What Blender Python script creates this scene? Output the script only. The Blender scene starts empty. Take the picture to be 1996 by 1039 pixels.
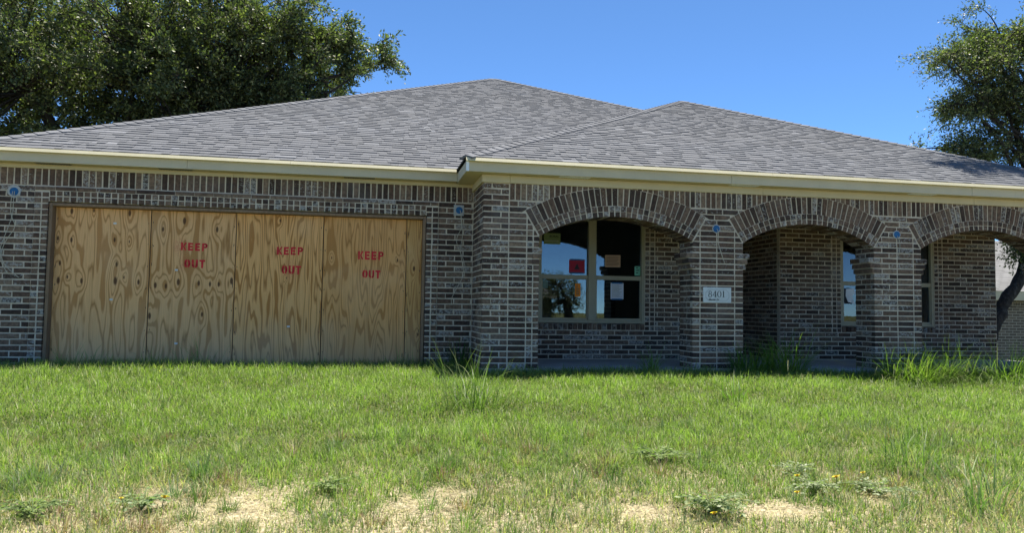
import bpy, math, random
import numpy as np
from mathutils import Matrix, Vector

random.seed(7)
rng = np.random.default_rng(7)
S = bpy.context.scene
C = S.collection

# ------------------------------------------------------------------ camera
CAM = np.array([-.1074, -10.1725, .8389])
YAW, PITCH, ROLL, FPX = .1902, .0548, .0150, 1468.1
f0 = np.array([math.sin(YAW), math.cos(YAW), 0]); r0 = np.array([math.cos(YAW), -math.sin(YAW), 0]); u0 = np.array([0, 0, 1.])
fw = f0 * math.cos(PITCH) + u0 * math.sin(PITCH); uu = -f0 * math.sin(PITCH) + u0 * math.cos(PITCH)
cr = r0 * math.cos(ROLL) + uu * math.sin(ROLL); cu = -r0 * math.sin(ROLL) + uu * math.cos(ROLL)
cd = bpy.data.cameras.new('camera'); cam = bpy.data.objects.new('camera', cd); C.objects.link(cam)
M4 = Matrix.Identity(4)
for i in range(3):
    M4[i][0], M4[i][1], M4[i][2], M4[i][3] = cr[i], cu[i], -fw[i], CAM[i]
cam.matrix_world = M4
cd.sensor_fit = 'HORIZONTAL'; cd.sensor_width = 36; cd.lens = 36 * FPX / 1996
cd.clip_start = .05; cd.clip_end = 2000
S.camera = cam

# ------------------------------------------------------------------ light
SUN_EL, SUN_AZ = math.radians(76), math.radians(32)       # azimuth from +Y (behind the house) towards +X
w = bpy.data.worlds.new('World'); S.world = w; w.use_nodes = True
nt = w.node_tree; nt.nodes.clear()
sky = nt.nodes.new('ShaderNodeTexSky'); sky.sky_type = 'NISHITA'; sky.sun_disc = False
sky.sun_elevation = SUN_EL; sky.sun_rotation = SUN_AZ; sky.air_density = .6; sky.dust_density = .0; sky.ozone_density = 6.0; sky.altitude = 3000
bg = nt.nodes.new('ShaderNodeBackground'); bg.inputs[1].default_value = .096
wo = nt.nodes.new('ShaderNodeOutputWorld'); tint = nt.nodes.new('ShaderNodeMix'); tint.data_type = 'RGBA'; tint.blend_type = 'MULTIPLY'; tint.inputs[0].default_value = 1; tint.inputs[7].default_value = (.80, 1.0, 1.03, 1); nt.links.new(sky.outputs[0], tint.inputs[6]); nt.links.new(tint.outputs[2], bg.inputs[0]); nt.links.new(bg.outputs[0], wo.inputs[0])
sl = bpy.data.lights.new('sun', 'SUN'); sl.energy = 3.85; sl.angle = math.radians(.55); sl.color = (1, .94, .83)
sun = bpy.data.objects.new('sun', sl); C.objects.link(sun)
sdir = Vector((math.cos(SUN_EL) * math.sin(SUN_AZ), math.cos(SUN_EL) * math.cos(SUN_AZ), math.sin(SUN_EL)))
sun.rotation_euler = sdir.to_track_quat('Z', 'Y').to_euler(); sun.location = (20, 30, 60)
vs = S.view_settings; vs.view_transform = 'Standard'; vs.look = 'None'; vs.gamma = 1; vs.exposure = 1.6
S.render.engine = 'CYCLES'

# ------------------------------------------------------------------ node helpers
class NT:
    def __init__(s, name):
        s.m = bpy.data.materials.new(name); s.m.use_nodes = True; s.t = s.m.node_tree; s.t.nodes.clear()
        s.out = s.t.nodes.new('ShaderNodeOutputMaterial')
    def n(s, typ, ins=None, **kw):
        nd = s.t.nodes.new('ShaderNode' + typ)
        for k, v in kw.items(): setattr(nd, k, v)
        for k, v in (ins or {}).items():
            sock = nd.inputs[k]
            if hasattr(v, 'is_linked') or isinstance(v, bpy.types.NodeSocket): s.t.links.new(v, sock)
            else: sock.default_value = v
        return nd
    def pos(s): return s.n('NewGeometry').outputs['Position']
    def math(s, op, a, b=0., clamp=False):
        nd = s.n('Math', {0: a, 1: b}, operation=op); nd.use_clamp = clamp; return nd.outputs[0]
    def vmul(s, v, k): return s.n('VectorMath', {0: v, 1: k}, operation='MULTIPLY').outputs[0]
    def noise(s, v, scale, detail=3, rough=.55): return s.n('TexNoise', {'Vector': v, 'Scale': scale, 'Detail': detail, 'Roughness': rough}).outputs[0]
    def attr(s, name): return s.n('Attribute', attribute_name=name)
    def ramp(s, fac, stops, interp='LINEAR'):
        nd = s.n('ValToRGB', {0: fac}); cr_ = nd.color_ramp; cr_.interpolation = interp
        while len(cr_.elements) < len(stops): cr_.elements.new(.5)
        for e, (p, c) in zip(cr_.elements, stops):
            e.position = p; e.color = (*c, 1) if len(c) == 3 else c
        return nd.outputs[0]
    def sm(s, v, a, b): return s.n('MapRange', {0: v, 1: a, 2: b, 3: 0., 4: 1.}, interpolation_type='SMOOTHSTEP').outputs[0]
    def mix(s, f, a, b, mode='MIX'):
        nd = s.n('Mix', data_type='RGBA', blend_type=mode)
        for k, v in ((0, f), (6, a), (7, b)):
            if isinstance(v, bpy.types.NodeSocket): s.t.links.new(v, nd.inputs[k])
            else: nd.inputs[k].default_value = v if k == 0 else ((*v, 1) if len(v) == 3 else v)
        return nd.outputs[2]
    def bump(s, h, strength, dist=.01): return s.n('Bump', {'Height': h, 'Strength': strength, 'Distance': dist}).outputs[0]
    def bsdf(s, col, rough=.8, normal=None, spec=.3, metal=0):
        b = s.n('BsdfPrincipled', {'Roughness': rough, 'Specular IOR Level': spec, 'Metallic': metal})
        if isinstance(col, bpy.types.NodeSocket): s.t.links.new(col, b.inputs['Base Color'])
        else: b.inputs['Base Color'].default_value = (*col, 1)
        if normal is not None: s.t.links.new(normal, b.inputs['Normal'])
        return b.outputs[0]
    def done(s, sh): s.t.links.new(sh, s.out.inputs[0]); return s.m

def simple(name, col, rough=.7, var=.12, scale=8, bump=.15, spec=.3, stretch=(1, 1, 1)):
    t = NT(name); p = t.vmul(t.pos(), stretch); n1 = t.noise(p, scale, 4)
    c = t.mix(t.math('MULTIPLY', n1, 1.), tuple(x * (1 - var * 1.6) for x in col), tuple(min(1, x * (1 + var * 1.4)) for x in col))
    return t.done(t.bsdf(c, rough, t.bump(t.noise(p, scale * 6, 3), bump, .004), spec))

MAT = {}
def mat_brick():
    t = NT('brick'); p = t.pos(); tone = t.attr('tone').outputs['Fac']; sme = t.attr('smear').outputs['Fac']
    c = t.ramp(tone, [(0, (.060, .039, .029)), (.22, (.098, .063, .046)), (.45, (.158, .097, .066)), (.65, (.194, .125, .085)), (.82, (.235, .156, .104)), (1, (.295, .205, .138))])
    n = t.noise(p, 22, 5, .65); c = t.mix(t.sm(n, .35, .7), t.mix(.55, c, (.012, .010, .010)), c)
    n2 = t.noise(t.vmul(p, (1, 1, 1.4)), 24, 6, .78)
    th = t.math('SUBTRACT', .72, t.math('MULTIPLY', sme, .28))
    f = t.n('MapRange', {0: n2, 1: th, 2: t.math('ADD', th, .07), 3: 0., 4: .7}, interpolation_type='SMOOTHSTEP').outputs[0]
    c = t.mix(f, c, (.40, .385, .35))
    haze = t.sm(t.noise(p, 1.3, 3), .5, .75); c = t.mix(t.math('MULTIPLY', haze, .12), c, (.42, .41, .39))
    return t.done(t.bsdf(c, .9, t.bump(t.noise(p, 70, 4, .7), .6, .004), .2))
def mat_mortar():
    t = NT('mortar'); p = t.pos(); n = t.noise(p, 5, 5, .65)
    c = t.ramp(n, [(.25, (.38, .315, .23)), (.5, (.54, .455, .345)), (.75, (.67, .58, .455))])
    return t.done(t.bsdf(c, .95, t.bump(t.noise(p, 90, 4, .7), .8, .006), .1))
def mat_shingle():
    t = NT('shingle'); p = t.pos(); tone = t.attr('tone').outputs['Fac']
    c = t.ramp(tone, [(0, (.056, .059, .067)), (.35, (.092, .096, .107)), (.65, (.112, .117, .130)), (.85, (.160, .166, .182)), (1, (.24, .248, .268))])
    g = t.noise(p, 260, 2, .8); c = t.mix(t.sm(g, .3, .7), t.mix(.45, c, (.03, .03, .03)), t.mix(.12, c, (.6, .6, .6)))
    c = t.mix(t.math('MULTIPLY', t.sm(t.noise(p, .7, 3), .35, .7), .25), c, (.125, .133, .152))
    return t.done(t.bsdf(c, .92, t.bump(g, .5, .004), .2))
def mat_cream(name, col):
    t = NT(name); p = t.pos(); n = t.noise(p, 3, 5, .6)
    c = t.mix(t.sm(n, .3, .8), tuple(x * .9 for x in col), col)
    c = t.mix(t.math('MULTIPLY', t.sm(t.noise(t.vmul(p, (1, 1, .15)), 26, 3), .6, .8), .22), c, (.30, .27, .2))
    return t.done(t.bsdf(c, .6, t.bump(t.noise(t.vmul(p, (.2, 1, 1)), 60, 3), .12, .003), .35))
def mat_ply(name, seed, knots, spray=None, base=((.60, .42, .22), (.43, .265, .115)), freq=1.0):
    t = NT(name); p = t.pos(); off = t.n('VectorMath', {0: p, 1: (seed * 7.3, 0, seed * 3.1)}, operation='ADD').outputs[0]
    warp = t.noise(t.vmul(off, (6, 1, 1.1)), 1.4, 2)
    F = t.math('MULTIPLY', t.noise(t.vmul(off, (4.0, 1, .40)), 1.25, 1.7, .45), 9.5 * freq)
    F = t.math('ADD', F, t.math('MULTIPLY', warp, 1.5)); core = None
    for (kx, kz, r) in knots:
        d = t.n('VectorMath', {0: t.vmul(t.n('VectorMath', {0: p, 1: (kx, 0, kz)}, operation='SUBTRACT').outputs[0], (1, 0, .42))}, operation='LENGTH').outputs['Value']
        b = t.n('MapRange', {0: d, 1: 0., 2: r * 5.5, 3: 1.7, 4: 0.}, interpolation_type='SMOOTHERSTEP').outputs[0]
        F = t.math('ADD', F, b)
        k = t.n('MapRange', {0: t.math('ADD', d, t.math('MULTIPLY', t.math('SUBTRACT', warp, .5), .02)), 1: r * .45, 2: r, 3: 1., 4: 0.}, interpolation_type='SMOOTHSTEP').outputs[0]
        core = k if core is None else t.math('MAXIMUM', core, k)
    fr = t.math('PINGPONG', F, 1.)
    lo, hi = base[1], base[0]
    c = t.ramp(fr, [(0, lo), (.18, lo), (.30, hi), (.78, tuple(x * 1.04 for x in hi)), (.90, tuple((a + b) / 2 for a, b in zip(lo, hi))), (1, tuple(x * .8 for x in lo))])
    fine = t.noise(t.vmul(off, (60, 1, 1.6)), 2, 3, .6); c = t.mix(t.math('MULTIPLY', t.sm(fine, .35, .75), .28), c, tuple(x * .62 for x in lo))
    stk = t.sm(t.noise(t.vmul(off, (14, 1, .25)), 1.5, 4, .6), .5, .8); c = t.mix(t.math('MULTIPLY', stk, .3), c, tuple(x * .7 for x in lo))
    pale = t.sm(t.noise(t.vmul(off, (1, 1, .8)), 1.6, 3), .45, .75); c = t.mix(t.math('MULTIPLY', pale, .22), c, (.66, .48, .29))
    z = t.n('SeparateXYZ', {0: p}).outputs[2]
    low = t.math('MULTIPLY', t.n('MapRange', {0: t.math('ADD', z, t.math('MULTIPLY', warp, .5)), 1: .15, 2: 1.0, 3: 1., 4: 0.}).outputs[0], .26); c = t.mix(low, c, (.42, .34, .25))
    if core is not None: c = t.mix(t.math('MULTIPLY', core, .93), c, (.085, .035, .014))
    if spray:
        for (sx, sz, sr) in spray:
            d = t.n('VectorMath', {0: t.vmul(t.n('VectorMath', {0: p, 1: (sx, 0, sz)}, operation='SUBTRACT').outputs[0], (1, 0, .7))}, operation='LENGTH').outputs['Value']
            f = t.n('MapRange', {0: d, 1: 0., 2: sr, 3: .55, 4: 0.}, interpolation_type='SMOOTHSTEP').outputs[0]
            c = t.mix(t.math('MULTIPLY', f, t.sm(t.noise(p, 55, 5), .38, .68)), c, (.42, .03, .03))
    return t.done(t.bsdf(c, .75, t.bump(fine, .25, .003), .25))
def mat_leaf(name, trans=.35, gloss=.32):
    t = NT(name); col = t.attr('col').outputs['Color']
    b = t.bsdf(col, gloss, None, .35)
    tr = t.n('BsdfTranslucent', {'Color': t.mix(1., col, (1.1, 1.5, .55), 'MULTIPLY')}).outputs[0]
    return t.done(t.n('MixShader', {0: trans, 1: b, 2: tr}).outputs[0])
def mat_bark():
    t = NT('bark'); p = t.vmul(t.pos(), (1, 1, .35)); n = t.noise(p, 22, 5, .7)
    c = t.ramp(n, [(.3, (.022, .018, .015)), (.55, (.06, .05, .042)), (.8, (.13, .115, .1))])
    return t.done(t.bsdf(c, .95, t.bump(n, 1., .03), .1))
def mat_ground():
    t = NT('lawn_soil'); p = t.pos(); y = t.n('SeparateXYZ', {0: p}).outputs[1]
    n = t.noise(p, 1.3, 4, .6); f = t.noise(p, 38, 5, .75)
    bare = t.ramp(f, [(.32, (.13, .095, .06)), (.5, (.36, .30, .20)), (.68, (.62, .55, .41))])
    that = t.ramp(f, [(.3, (.055, .06, .022)), (.55, (.115, .12, .045)), (.8, (.19, .175, .08))])
    k = t.sm(t.math('SUBTRACT', t.math('MULTIPLY', n, 3.2), t.math('MULTIPLY', y, 1.)), 5.5, 7.2)
    far = t.sm(y, -9., -7.)
    c = t.mix(t.math('MULTIPLY', k, far), that, bare)
    return t.done(t.bsdf(c, .95, t.bump(f, .8, .02), .1))
def mat_glass():
    t = NT('window_glass')
    g = t.n('BsdfGlossy', {'Color': (.86, .93, 1, 1), 'Roughness': .0, 'Normal': t.bump(t.noise(t.pos(), 1.6, 1), .02, .02)}).outputs[0]
    tr = t.n('BsdfTransparent', {'Color': (.60, .66, .66, 1)}).outputs[0]
    return t.done(t.n('MixShader', {0: t.n('Fresnel', {'IOR': 1.95}).outputs[0], 1: tr, 2: g}).outputs[0])
def mat_col():
    t = NT('attribute_colour'); return t.done(t.bsdf(t.attr('col').outputs['Color'], .8))
def mat_far_brick():
    t = NT('far_brick'); p = t.pos(); sx = t.n('SeparateXYZ', {0: p}).outputs
    v = t.n('CombineXYZ', {0: t.math('ADD', sx[0], sx[1]), 1: sx[2], 2: 0.}).outputs[0]
    b = t.n('TexBrick', {'Vector': v, 'Color1': (.10, .085, .07, 1), 'Color2': (.17, .14, .11, 1), 'Mortar': (.36, .33, .27, 1), 'Scale': 1., 'Mortar Size': .008, 'Brick Width': .254, 'Row Height': .08})
    return t.done(t.bsdf(b.outputs[0], .9, t.bump(b.outputs[1], -.5, .01), .2))
def mat_far_shingle():
    t = NT('far_shingle'); p = t.pos(); sx = t.n('SeparateXYZ', {0: p}).outputs
    v = t.n('CombineXYZ', {0: sx[0], 1: t.math('MULTIPLY', sx[2], 2.4), 2: 0.}).outputs[0]
    b = t.n('TexBrick', {'Vector': v, 'Color1': (.14, .139, .137, 1), 'Color2': (.19, .188, .186, 1), 'Mortar': (.07, .07, .07, 1), 'Scale': 1., 'Mortar Size': .012, 'Brick Width': .33, 'Row Height': .15})
    return t.done(t.bsdf(b.outputs[0], .9, None, .2))

MAT['brick'] = mat_brick(); MAT['mortar'] = mat_mortar(); MAT['shingle'] = mat_shingle()
MAT['fascia'] = mat_cream('fascia_paint', (.54, .475, .335)); MAT['frieze'] = mat_cream('frieze_paint', (.56, .47, .29)); MAT['drip'] = mat_cream('drip_edge_paint', (.64, .575, .37))
MAT['white'] = simple('white_metal', (.75, .78, .82), .45, .04)
MAT['vent'] = simple('vent_mesh', (.22, .21, .19), .8, .3, 60)
MAT['deck'] = simple('roof_underlay', (.05, .05, .052), .95)
MAT['concrete'] = simple('concrete', (.36, .36, .35), .9, .25, 4, .5)
MAT['timber'] = simple('brown_timber', (.23, .15, .09), .8, .35, 9, .3, .2, (3, 3, .4))
MAT['frame'] = simple('tan_window_vinyl', (.37, .325, .22), .5, .06)
MAT['glass'] = mat_glass(); MAT['leaf'] = mat_leaf('oak_leaf', .36, .48); MAT['grass'] = mat_leaf('grass_blade', .42, .5)
MAT['bark'] = mat_bark(); MAT['ground'] = mat_ground(); MAT['col'] = mat_col()
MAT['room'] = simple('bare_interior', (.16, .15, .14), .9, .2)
MAT['far_brick'] = mat_far_brick(); MAT['far_shingle'] = mat_far_shingle()
MAT['red'] = simple('red_spray_paint', (.62, .02, .03), .7, .35, 30)
MAT['blue'] = simple('blue_plastic', (.012, .11, .27), .45, .25, 40, .3)
MAT['wire'] = simple('cream_wire', (.48, .43, .33), .6, .1)
MAT['plaster'] = simple('grey_plaster', (.42, .42, .40), .9, .2, 20, .4)
MAT['plaque'] = simple('cast_stone', (.60, .61, .58), .8, .12, 14, .3)
MAT['ink'] = simple('black_ink', (.018, .02, .024), .6, .1)
MAT['door'] = simple('dark_door', (.07, .045, .03), .5, .2)

# ------------------------------------------------------------------ object helpers
def link(o, parent=None):
    C.objects.link(o)
    if parent is not None: o.parent = parent
    return o
def tag(o, label, cat, group=None):
    o['label'] = label; o['category'] = cat
    if group: o['group'] = group
    return o
def thing(name, label, cat, loc=(0, 0, 0), group=None):
    o = bpy.data.objects.new(name, None); o.location = loc; o.empty_display_size = .2; link(o); return tag(o, label, cat, group)
def child_at(o, parent):
    """children are modelled in world coordinates; keep them there under a moved Empty"""
    o.parent = parent; top = parent
    loc = Vector((0, 0, 0)); q = parent
    while q is not None:
        loc += q.location; q = q.parent
    o.location = -loc if parent.parent is None else Vector((0, 0, 0))
    return o
def mesh(name, V, F, mat, parent=None, col=None, fattr=None, smooth=False):
    V = np.asarray(V, float); me = bpy.data.meshes.new(name)
    if isinstance(F, np.ndarray):                      # uniform faces (n,k)
        n, k = F.shape; me.vertices.add(len(V)); me.vertices.foreach_set('co', V.ravel())
        me.loops.add(n * k); me.loops.foreach_set('vertex_index', F.ravel().astype(np.int32))
        me.polygons.add(n); me.polygons.foreach_set('loop_start', np.arange(0, n * k, k, dtype=np.int32)); me.polygons.foreach_set('loop_total', np.full(n, k, np.int32))
        me.update(calc_edges=True)
    else:
        me.from_pydata([tuple(v) for v in V], [], F)
    if col is not None:
        a = me.attributes.new('col', 'FLOAT_COLOR', 'POINT'); a.data.foreach_set('color', np.c_[col, np.ones(len(V))].ravel().astype(np.float32))
    for k_, v_ in (fattr or {}).items():
        a = me.attributes.new(k_, 'FLOAT', 'FACE'); a.data.foreach_set('value', np.broadcast_to(np.asarray(v_, np.float32), (len(me.polygons),)).copy())
    if smooth: me.polygons.foreach_set('use_smooth', np.ones(len(me.polygons), bool))
    me.materials.append(mat if not isinstance(mat, str) else MAT[mat])
    o = bpy.data.objects.new(name, me); C.objects.link(o)
    if parent is not None: child_at(o, parent)
    return o
class MB:
    def __init__(s): s.V = []; s.F = []
    def add(s, V, F):
        b = len(s.V); s.V += [tuple(v) for v in V]; s.F += [tuple(b + i for i in f) for f in F]; return s
    def box(s, x0, x1, y0, y1, z0, z1):
        return s.add([(x, y, z) for z in (z0, z1) for y in (y0, y1) for x in (x0, x1)], [(0, 2, 3, 1), (4, 5, 7, 6), (0, 1, 5, 4), (2, 6, 7, 3), (0, 4, 6, 2), (1, 3, 7, 5)])
    def bbox(s, x0, x1, y0, y1, z0, z1, c=.004):          # box with chamfered front (-Y) edges
        V = [(x0, y1, z0), (x1, y1, z0), (x1, y1, z1), (x0, y1, z1), (x0, y0 + c, z0), (x1, y0 + c, z0), (x1, y0 + c, z1), (x0, y0 + c, z1),
             (x0 + c, y0, z0 + c), (x1 - c, y0, z0 + c), (x1 - c, y0, z1 - c), (x0 + c, y0, z1 - c)]
        F = [(3, 2, 1, 0), (8, 9, 10, 11)] + [(i, (i + 1) % 4, 4 + (i + 1) % 4, 4 + i) for i in range(4)] + [(4 + i, 4 + (i + 1) % 4, 8 + (i + 1) % 4, 8 + i) for i in range(4)]
        return s.add(V, F)
    def tube(s, P, R, n=7, cap=True):
        P = np.asarray(P, float); R = np.broadcast_to(np.asarray(R, float), (len(P),)); b = len(s.V); T = np.gradient(P, axis=0)
        a = None
        for p_, r_, t_ in zip(P, R, T):
            t_ = t_ / (np.linalg.norm(t_) + 1e-9)
            if a is None: a = np.cross(t_, (0, 0, 1.) if abs(t_[2]) < .9 else (1., 0, 0))
            a = a - t_ * (a @ t_); a = a / (np.linalg.norm(a) + 1e-9); c_ = np.cross(t_, a)
            for k in range(n):
                an = 2 * math.pi * k / n; s.V.append(tuple(p_ + r_ * (math.cos(an) * a + math.sin(an) * c_)))
        for i in range(len(P) - 1):
            for k in range(n): s.F.append((b + i * n + k, b + i * n + (k + 1) % n, b + (i + 1) * n + (k + 1) % n, b + (i + 1) * n + k))
        if cap: s.F.append(tuple(b + k for k in range(n))[::-1]); s.F.append(tuple(b + (len(P) - 1) * n + k for k in range(n)))
        return s
    def build(s, name, mat, parent=None, smooth=False): return mesh(name, s.V, s.F, mat, parent, smooth=smooth)
def polyprism(pts, fr, back, front, ch, jit=0.):
    """convex polygon in frame (origin,u,v,n); n points out of the wall. -> V,F"""
    o, u, v, n = fr; P = np.asarray(pts, float); k = len(P)
    if jit: P = P + rng.normal(0, jit, P.shape)
    c = P.mean(0); D = c - P; I = P + np.sign(D) * np.minimum(np.abs(D), ch)
    A = lambda Q, d: o + Q[:, :1] * u + Q[:, 1:] * v + d * n
    V = np.vstack([A(P, back), A(P, front - ch), A(I, front)])
    F = [tuple(range(2 * k, 3 * k))] + [(i, (i + 1) % k, k + (i + 1) % k, k + i) for i in range(k)] + [(k + i, k + (i + 1) % k, 2 * k + (i + 1) % k, 2 * k + i) for i in range(k)]
    return V, F
def area(P):
    P = np.asarray(P); x, y = P[:, 0], P[:, 1]; return .5 * float(np.sum(x * np.roll(y, -1) - y * np.roll(x, -1)))
def clip(P, nrm, d):
    """keep points with P.nrm >= d"""
    out = []
    for i in range(len(P)):
        a, b = np.asarray(P[i]), np.asarray(P[(i + 1) % len(P)]); sa, sb = a @ nrm - d, b @ nrm - d
        if sa >= 0: out.append(a)
        if sa * sb < 0: out.append(a + (b - a) * sa / (sa - sb))
    return out
def vec(*a): return np.array(a, float)
FRONT = lambda Y: (vec(0, Y, 0), vec(1, 0, 0), vec(0, 0, 1), vec(0, -1, 0))           # (u,v)=(X,Z)
LEFTF = lambda X: (vec(X, 0, 0), vec(0, -1, 0), vec(0, 0, 1), vec(-1, 0, 0))          # u=-Y
RIGHTF = lambda X: (vec(X, 0, 0), vec(0, 1, 0), vec(0, 0, 1), vec(1, 0, 0))           # u=Y
def pxarea(V):
    d = V - CAM; z = d @ fw
    if (z < .5).any(): return 0
    x = FPX * (d @ cr) / z; y = FPX * (d @ cu) / z
    if abs(x.mean()) > 1000 or abs(y.mean()) > 525: return 0
    return (x.max() - x.min()) * (y.max() - y.min())

# ------------------------------------------------------------------ ground
def gz(x, y):
    x = np.asarray(x, float); y = np.asarray(y, float)
    z = -.045 - .066 * np.clip(-.6 - y, 0, 12) - .02 * np.clip(x - 5, 0, 6) - .12 * np.clip(x - 11, 0, 14) - .03 * np.clip(-6 - x, 0, 10)
    return z + .012 * np.sin(x * 1.7 + y * .9) * np.sin(y * 1.3 - x * .4)
def axis(lo, hi, step, far): 
    a = np.arange(lo, hi + 1e-6, step); e = np.array([1.5, 4, 9, 18, 40, 90, 200, far]); return np.r_[(lo - e)[::-1], a, hi + e]
gx, gy = axis(-9, 20, .25, 600), axis(-9, 10, .25, 600)
GX, GY = np.meshgrid(gx, gy); V = np.c_[GX.ravel(), GY.ravel(), gz(GX, GY).ravel()]
nx = len(gx); i0 = (np.arange(len(gy) - 1)[:, None] * nx + np.arange(nx - 1)[None]).ravel()
g = mesh('ground', V, np.c_[i0, i0 + 1, i0 + nx + 1, i0 + nx], 'ground', smooth=True); g['kind'] = 'structure'

MAT['street'] = simple('pale_concrete', (.40, .385, .35), .9, .15, 2, .4)  # unseen street behind the camera, added to bounce light onto the facade
sxs = np.linspace(-60, 60, 121); sys_ = np.linspace(-19.5, -11.2, 12); SX, SY = np.meshgrid(sxs, sys_)
i0 = (np.arange(11)[:, None] * 121 + np.arange(120)[None]).ravel()
o = mesh('street', np.c_[SX.ravel(), SY.ravel(), gz(SX, SY).ravel() + .02], np.c_[i0, i0 + 1, i0 + 122, i0 + 121], 'street'); o['kind'] = 'structure'
# ------------------------------------------------------------------ the house
HOUSE = thing('brick_house', 'single-storey dark brown brick house with grey hip roof, arched porch and boarded garage', 'house')
H = .08; JT = .0088
DG, YB = 1.0, 2.0                                     # garage wall plane, porch back wall plane (wing front is Y=0)
ZF_G, ZF_W = 2.635, 2.56
ARCH = [(3.37, 1.135, 2.145), (6.375, 1.075, 2.145), (9.43, 1.16, 2.16)]
ZSP = 1.835
arches = []
for cx, hw, zc in ARCH:
    rise = zc - ZSP; R_ = (hw * hw + rise * rise) / (2 * rise); arches.append((cx, zc - R_, R_, math.asin(hw / R_)))
PIL = [(1.44, 2.235), (4.505, 5.30), (7.45, 8.27), (10.59, 11.75)]
bricks = []                                            # (kind, wall, V, F, tone, smear)
def tone():
    r = random.random()
    return .06 + .1 * random.random() if r < .26 else (.3 + .5 * random.random() if r < .9 else .8 + .2 * random.random())
def put(kind, wall, pts, fr, back=-.085, front=0., ch=.004, jit=.0016, sm=None):
    if len(pts) < 3 or area(pts) < 4e-4: return
    V, F = polyprism(pts, fr, back, front + min(.004, abs(random.gauss(0, .002))), ch, jit)
    bricks.append((kind, wall, V, F, tone(), random.random() ** 1.6 if sm is None else sm))
def rect(a, b, c, d): return [(a, c), (b, c), (b, d), (a, d)]
def clip_arches(P, holes):
    for (cx, cz, R_, th) in holes:
        Ro = R_ + .418; P_ = np.array(P); cen = P_.mean(0)
        dx, dz = P_[:, 0] - cx, P_[:, 1] - cz; r = np.hypot(dx, dz); an = np.abs(np.arctan2(dx, dz))
        thr = th + .006
        if not ((r < Ro) & (an < thr)).any() and not (math.hypot(cen[0] - cx, cen[1] - cz) < Ro and abs(math.atan2(cen[0] - cx, cen[1] - cz)) < thr): continue
        a = math.atan2(cen[0] - cx, cen[1] - cz); a = max(-thr, min(thr, a)); nrm = vec(math.sin(a), math.cos(a))
        A1 = clip(P, nrm, nrm @ vec(cx, cz) + Ro)
        s_ = 1 if cen[0] > cx else -1; nr = vec(s_ * math.cos(thr), -math.sin(thr)); A2 = clip(P, nr, nr @ vec(cx, cz))
        P = max((A1, A2), key=lambda q: area(q) if len(q) > 2 else 0)
        if len(P) < 3: return []
    return P
def courses(wall, fr, u0, u1, z0, n, L=.254, phase=0, bond=.5, holes=(), skip=None, h=H, kind='brick', cut=None):
    for k in range(n):
        off = ((k + phase) % 2) * L * bond; x = u0 - off
        while x < u1 - .01:
            a, b = max(u0, x), min(u1, x + L + random.gauss(0, .002)); x += L
            if b - a < .035: continue
            for (p, q) in (skip(a, b, z0 + k * h) if skip else [(a, b)]):
                if q - p < .03: continue
                P = rect(p + JT, q - JT, z0 + k * h + JT, z0 + (k + 1) * h - JT)
                if holes: P = clip_arches(P, holes)
                if len(P): put(kind, wall, P, fr)
def columns(wall, fr, edges, z0, n, holes=(), kind='brick', alt=None):
    for k in range(n):
        for i in range(len(edges) - 1):
            a, b = edges[i], edges[i + 1]; seg = [(a, b)]
            if alt and i in alt:
                m = a + (b - a) * (alt[i][k % 2]); seg = [(a, m), (m, b)]
            for p, q in seg:
                P = rect(p + JT, q - JT, z0 + k * H + JT, z0 + (k + 1) * H - JT)
                if holes: P = clip_arches(P, holes)
                if len(P): put(kind, wall, P, fr)
def soldiers(wall, fr, u0, u1, z0, z1, pitch, holes=(), kind='soldier_brick'):
    n = max(1, round((u1 - u0) / pitch)); d = (u1 - u0) / n
    for i in range(n):
        P = rect(u0 + i * d + JT, u0 + (i + 1) * d - JT, z0 + JT, z1 - .004)
        if holes: P = clip_arches(P, holes)
        if len(P): put(kind, wall, P, fr)
# --- garage wall
OX0, OX1, OZ = -4.365, .735, 2.175
GW = FRONT(DG)
SUR = .178
courses('garage', GW, -5.15, OX0 - SUR, 0, 30)
courses('garage', GW, OX1 + SUR, 1.44, 0, 30, phase=1)
soldiers('garage', GW, -5.15, 1.44, 2.40, 2.66, .0847)
GWP = FRONT(DG - .018)
for x0, x1 in ((OX0 - SUR, OX0), (OX1, OX1 + SUR)):
    columns('garage', GWP, [x0 - .006, (x0 + x1) / 2, x1 + .006], 0, 29, kind='header_brick')
soldiers('garage', GWP, OX0, OX1, OZ + .005, OZ + .083, .0865, kind='header_brick')
soldiers('garage', GWP, OX0, OX1, OZ + .083, OZ + .160, .0865, kind='header_brick')
x = OX0 - SUR
while x < OX1 + SUR - .05:
    put('brick', 'garage', rect(x + .004, min(x + .25, OX1 + SUR), OZ + .166, OZ + .214), FRONT(DG - .022)); x += .254
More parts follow.
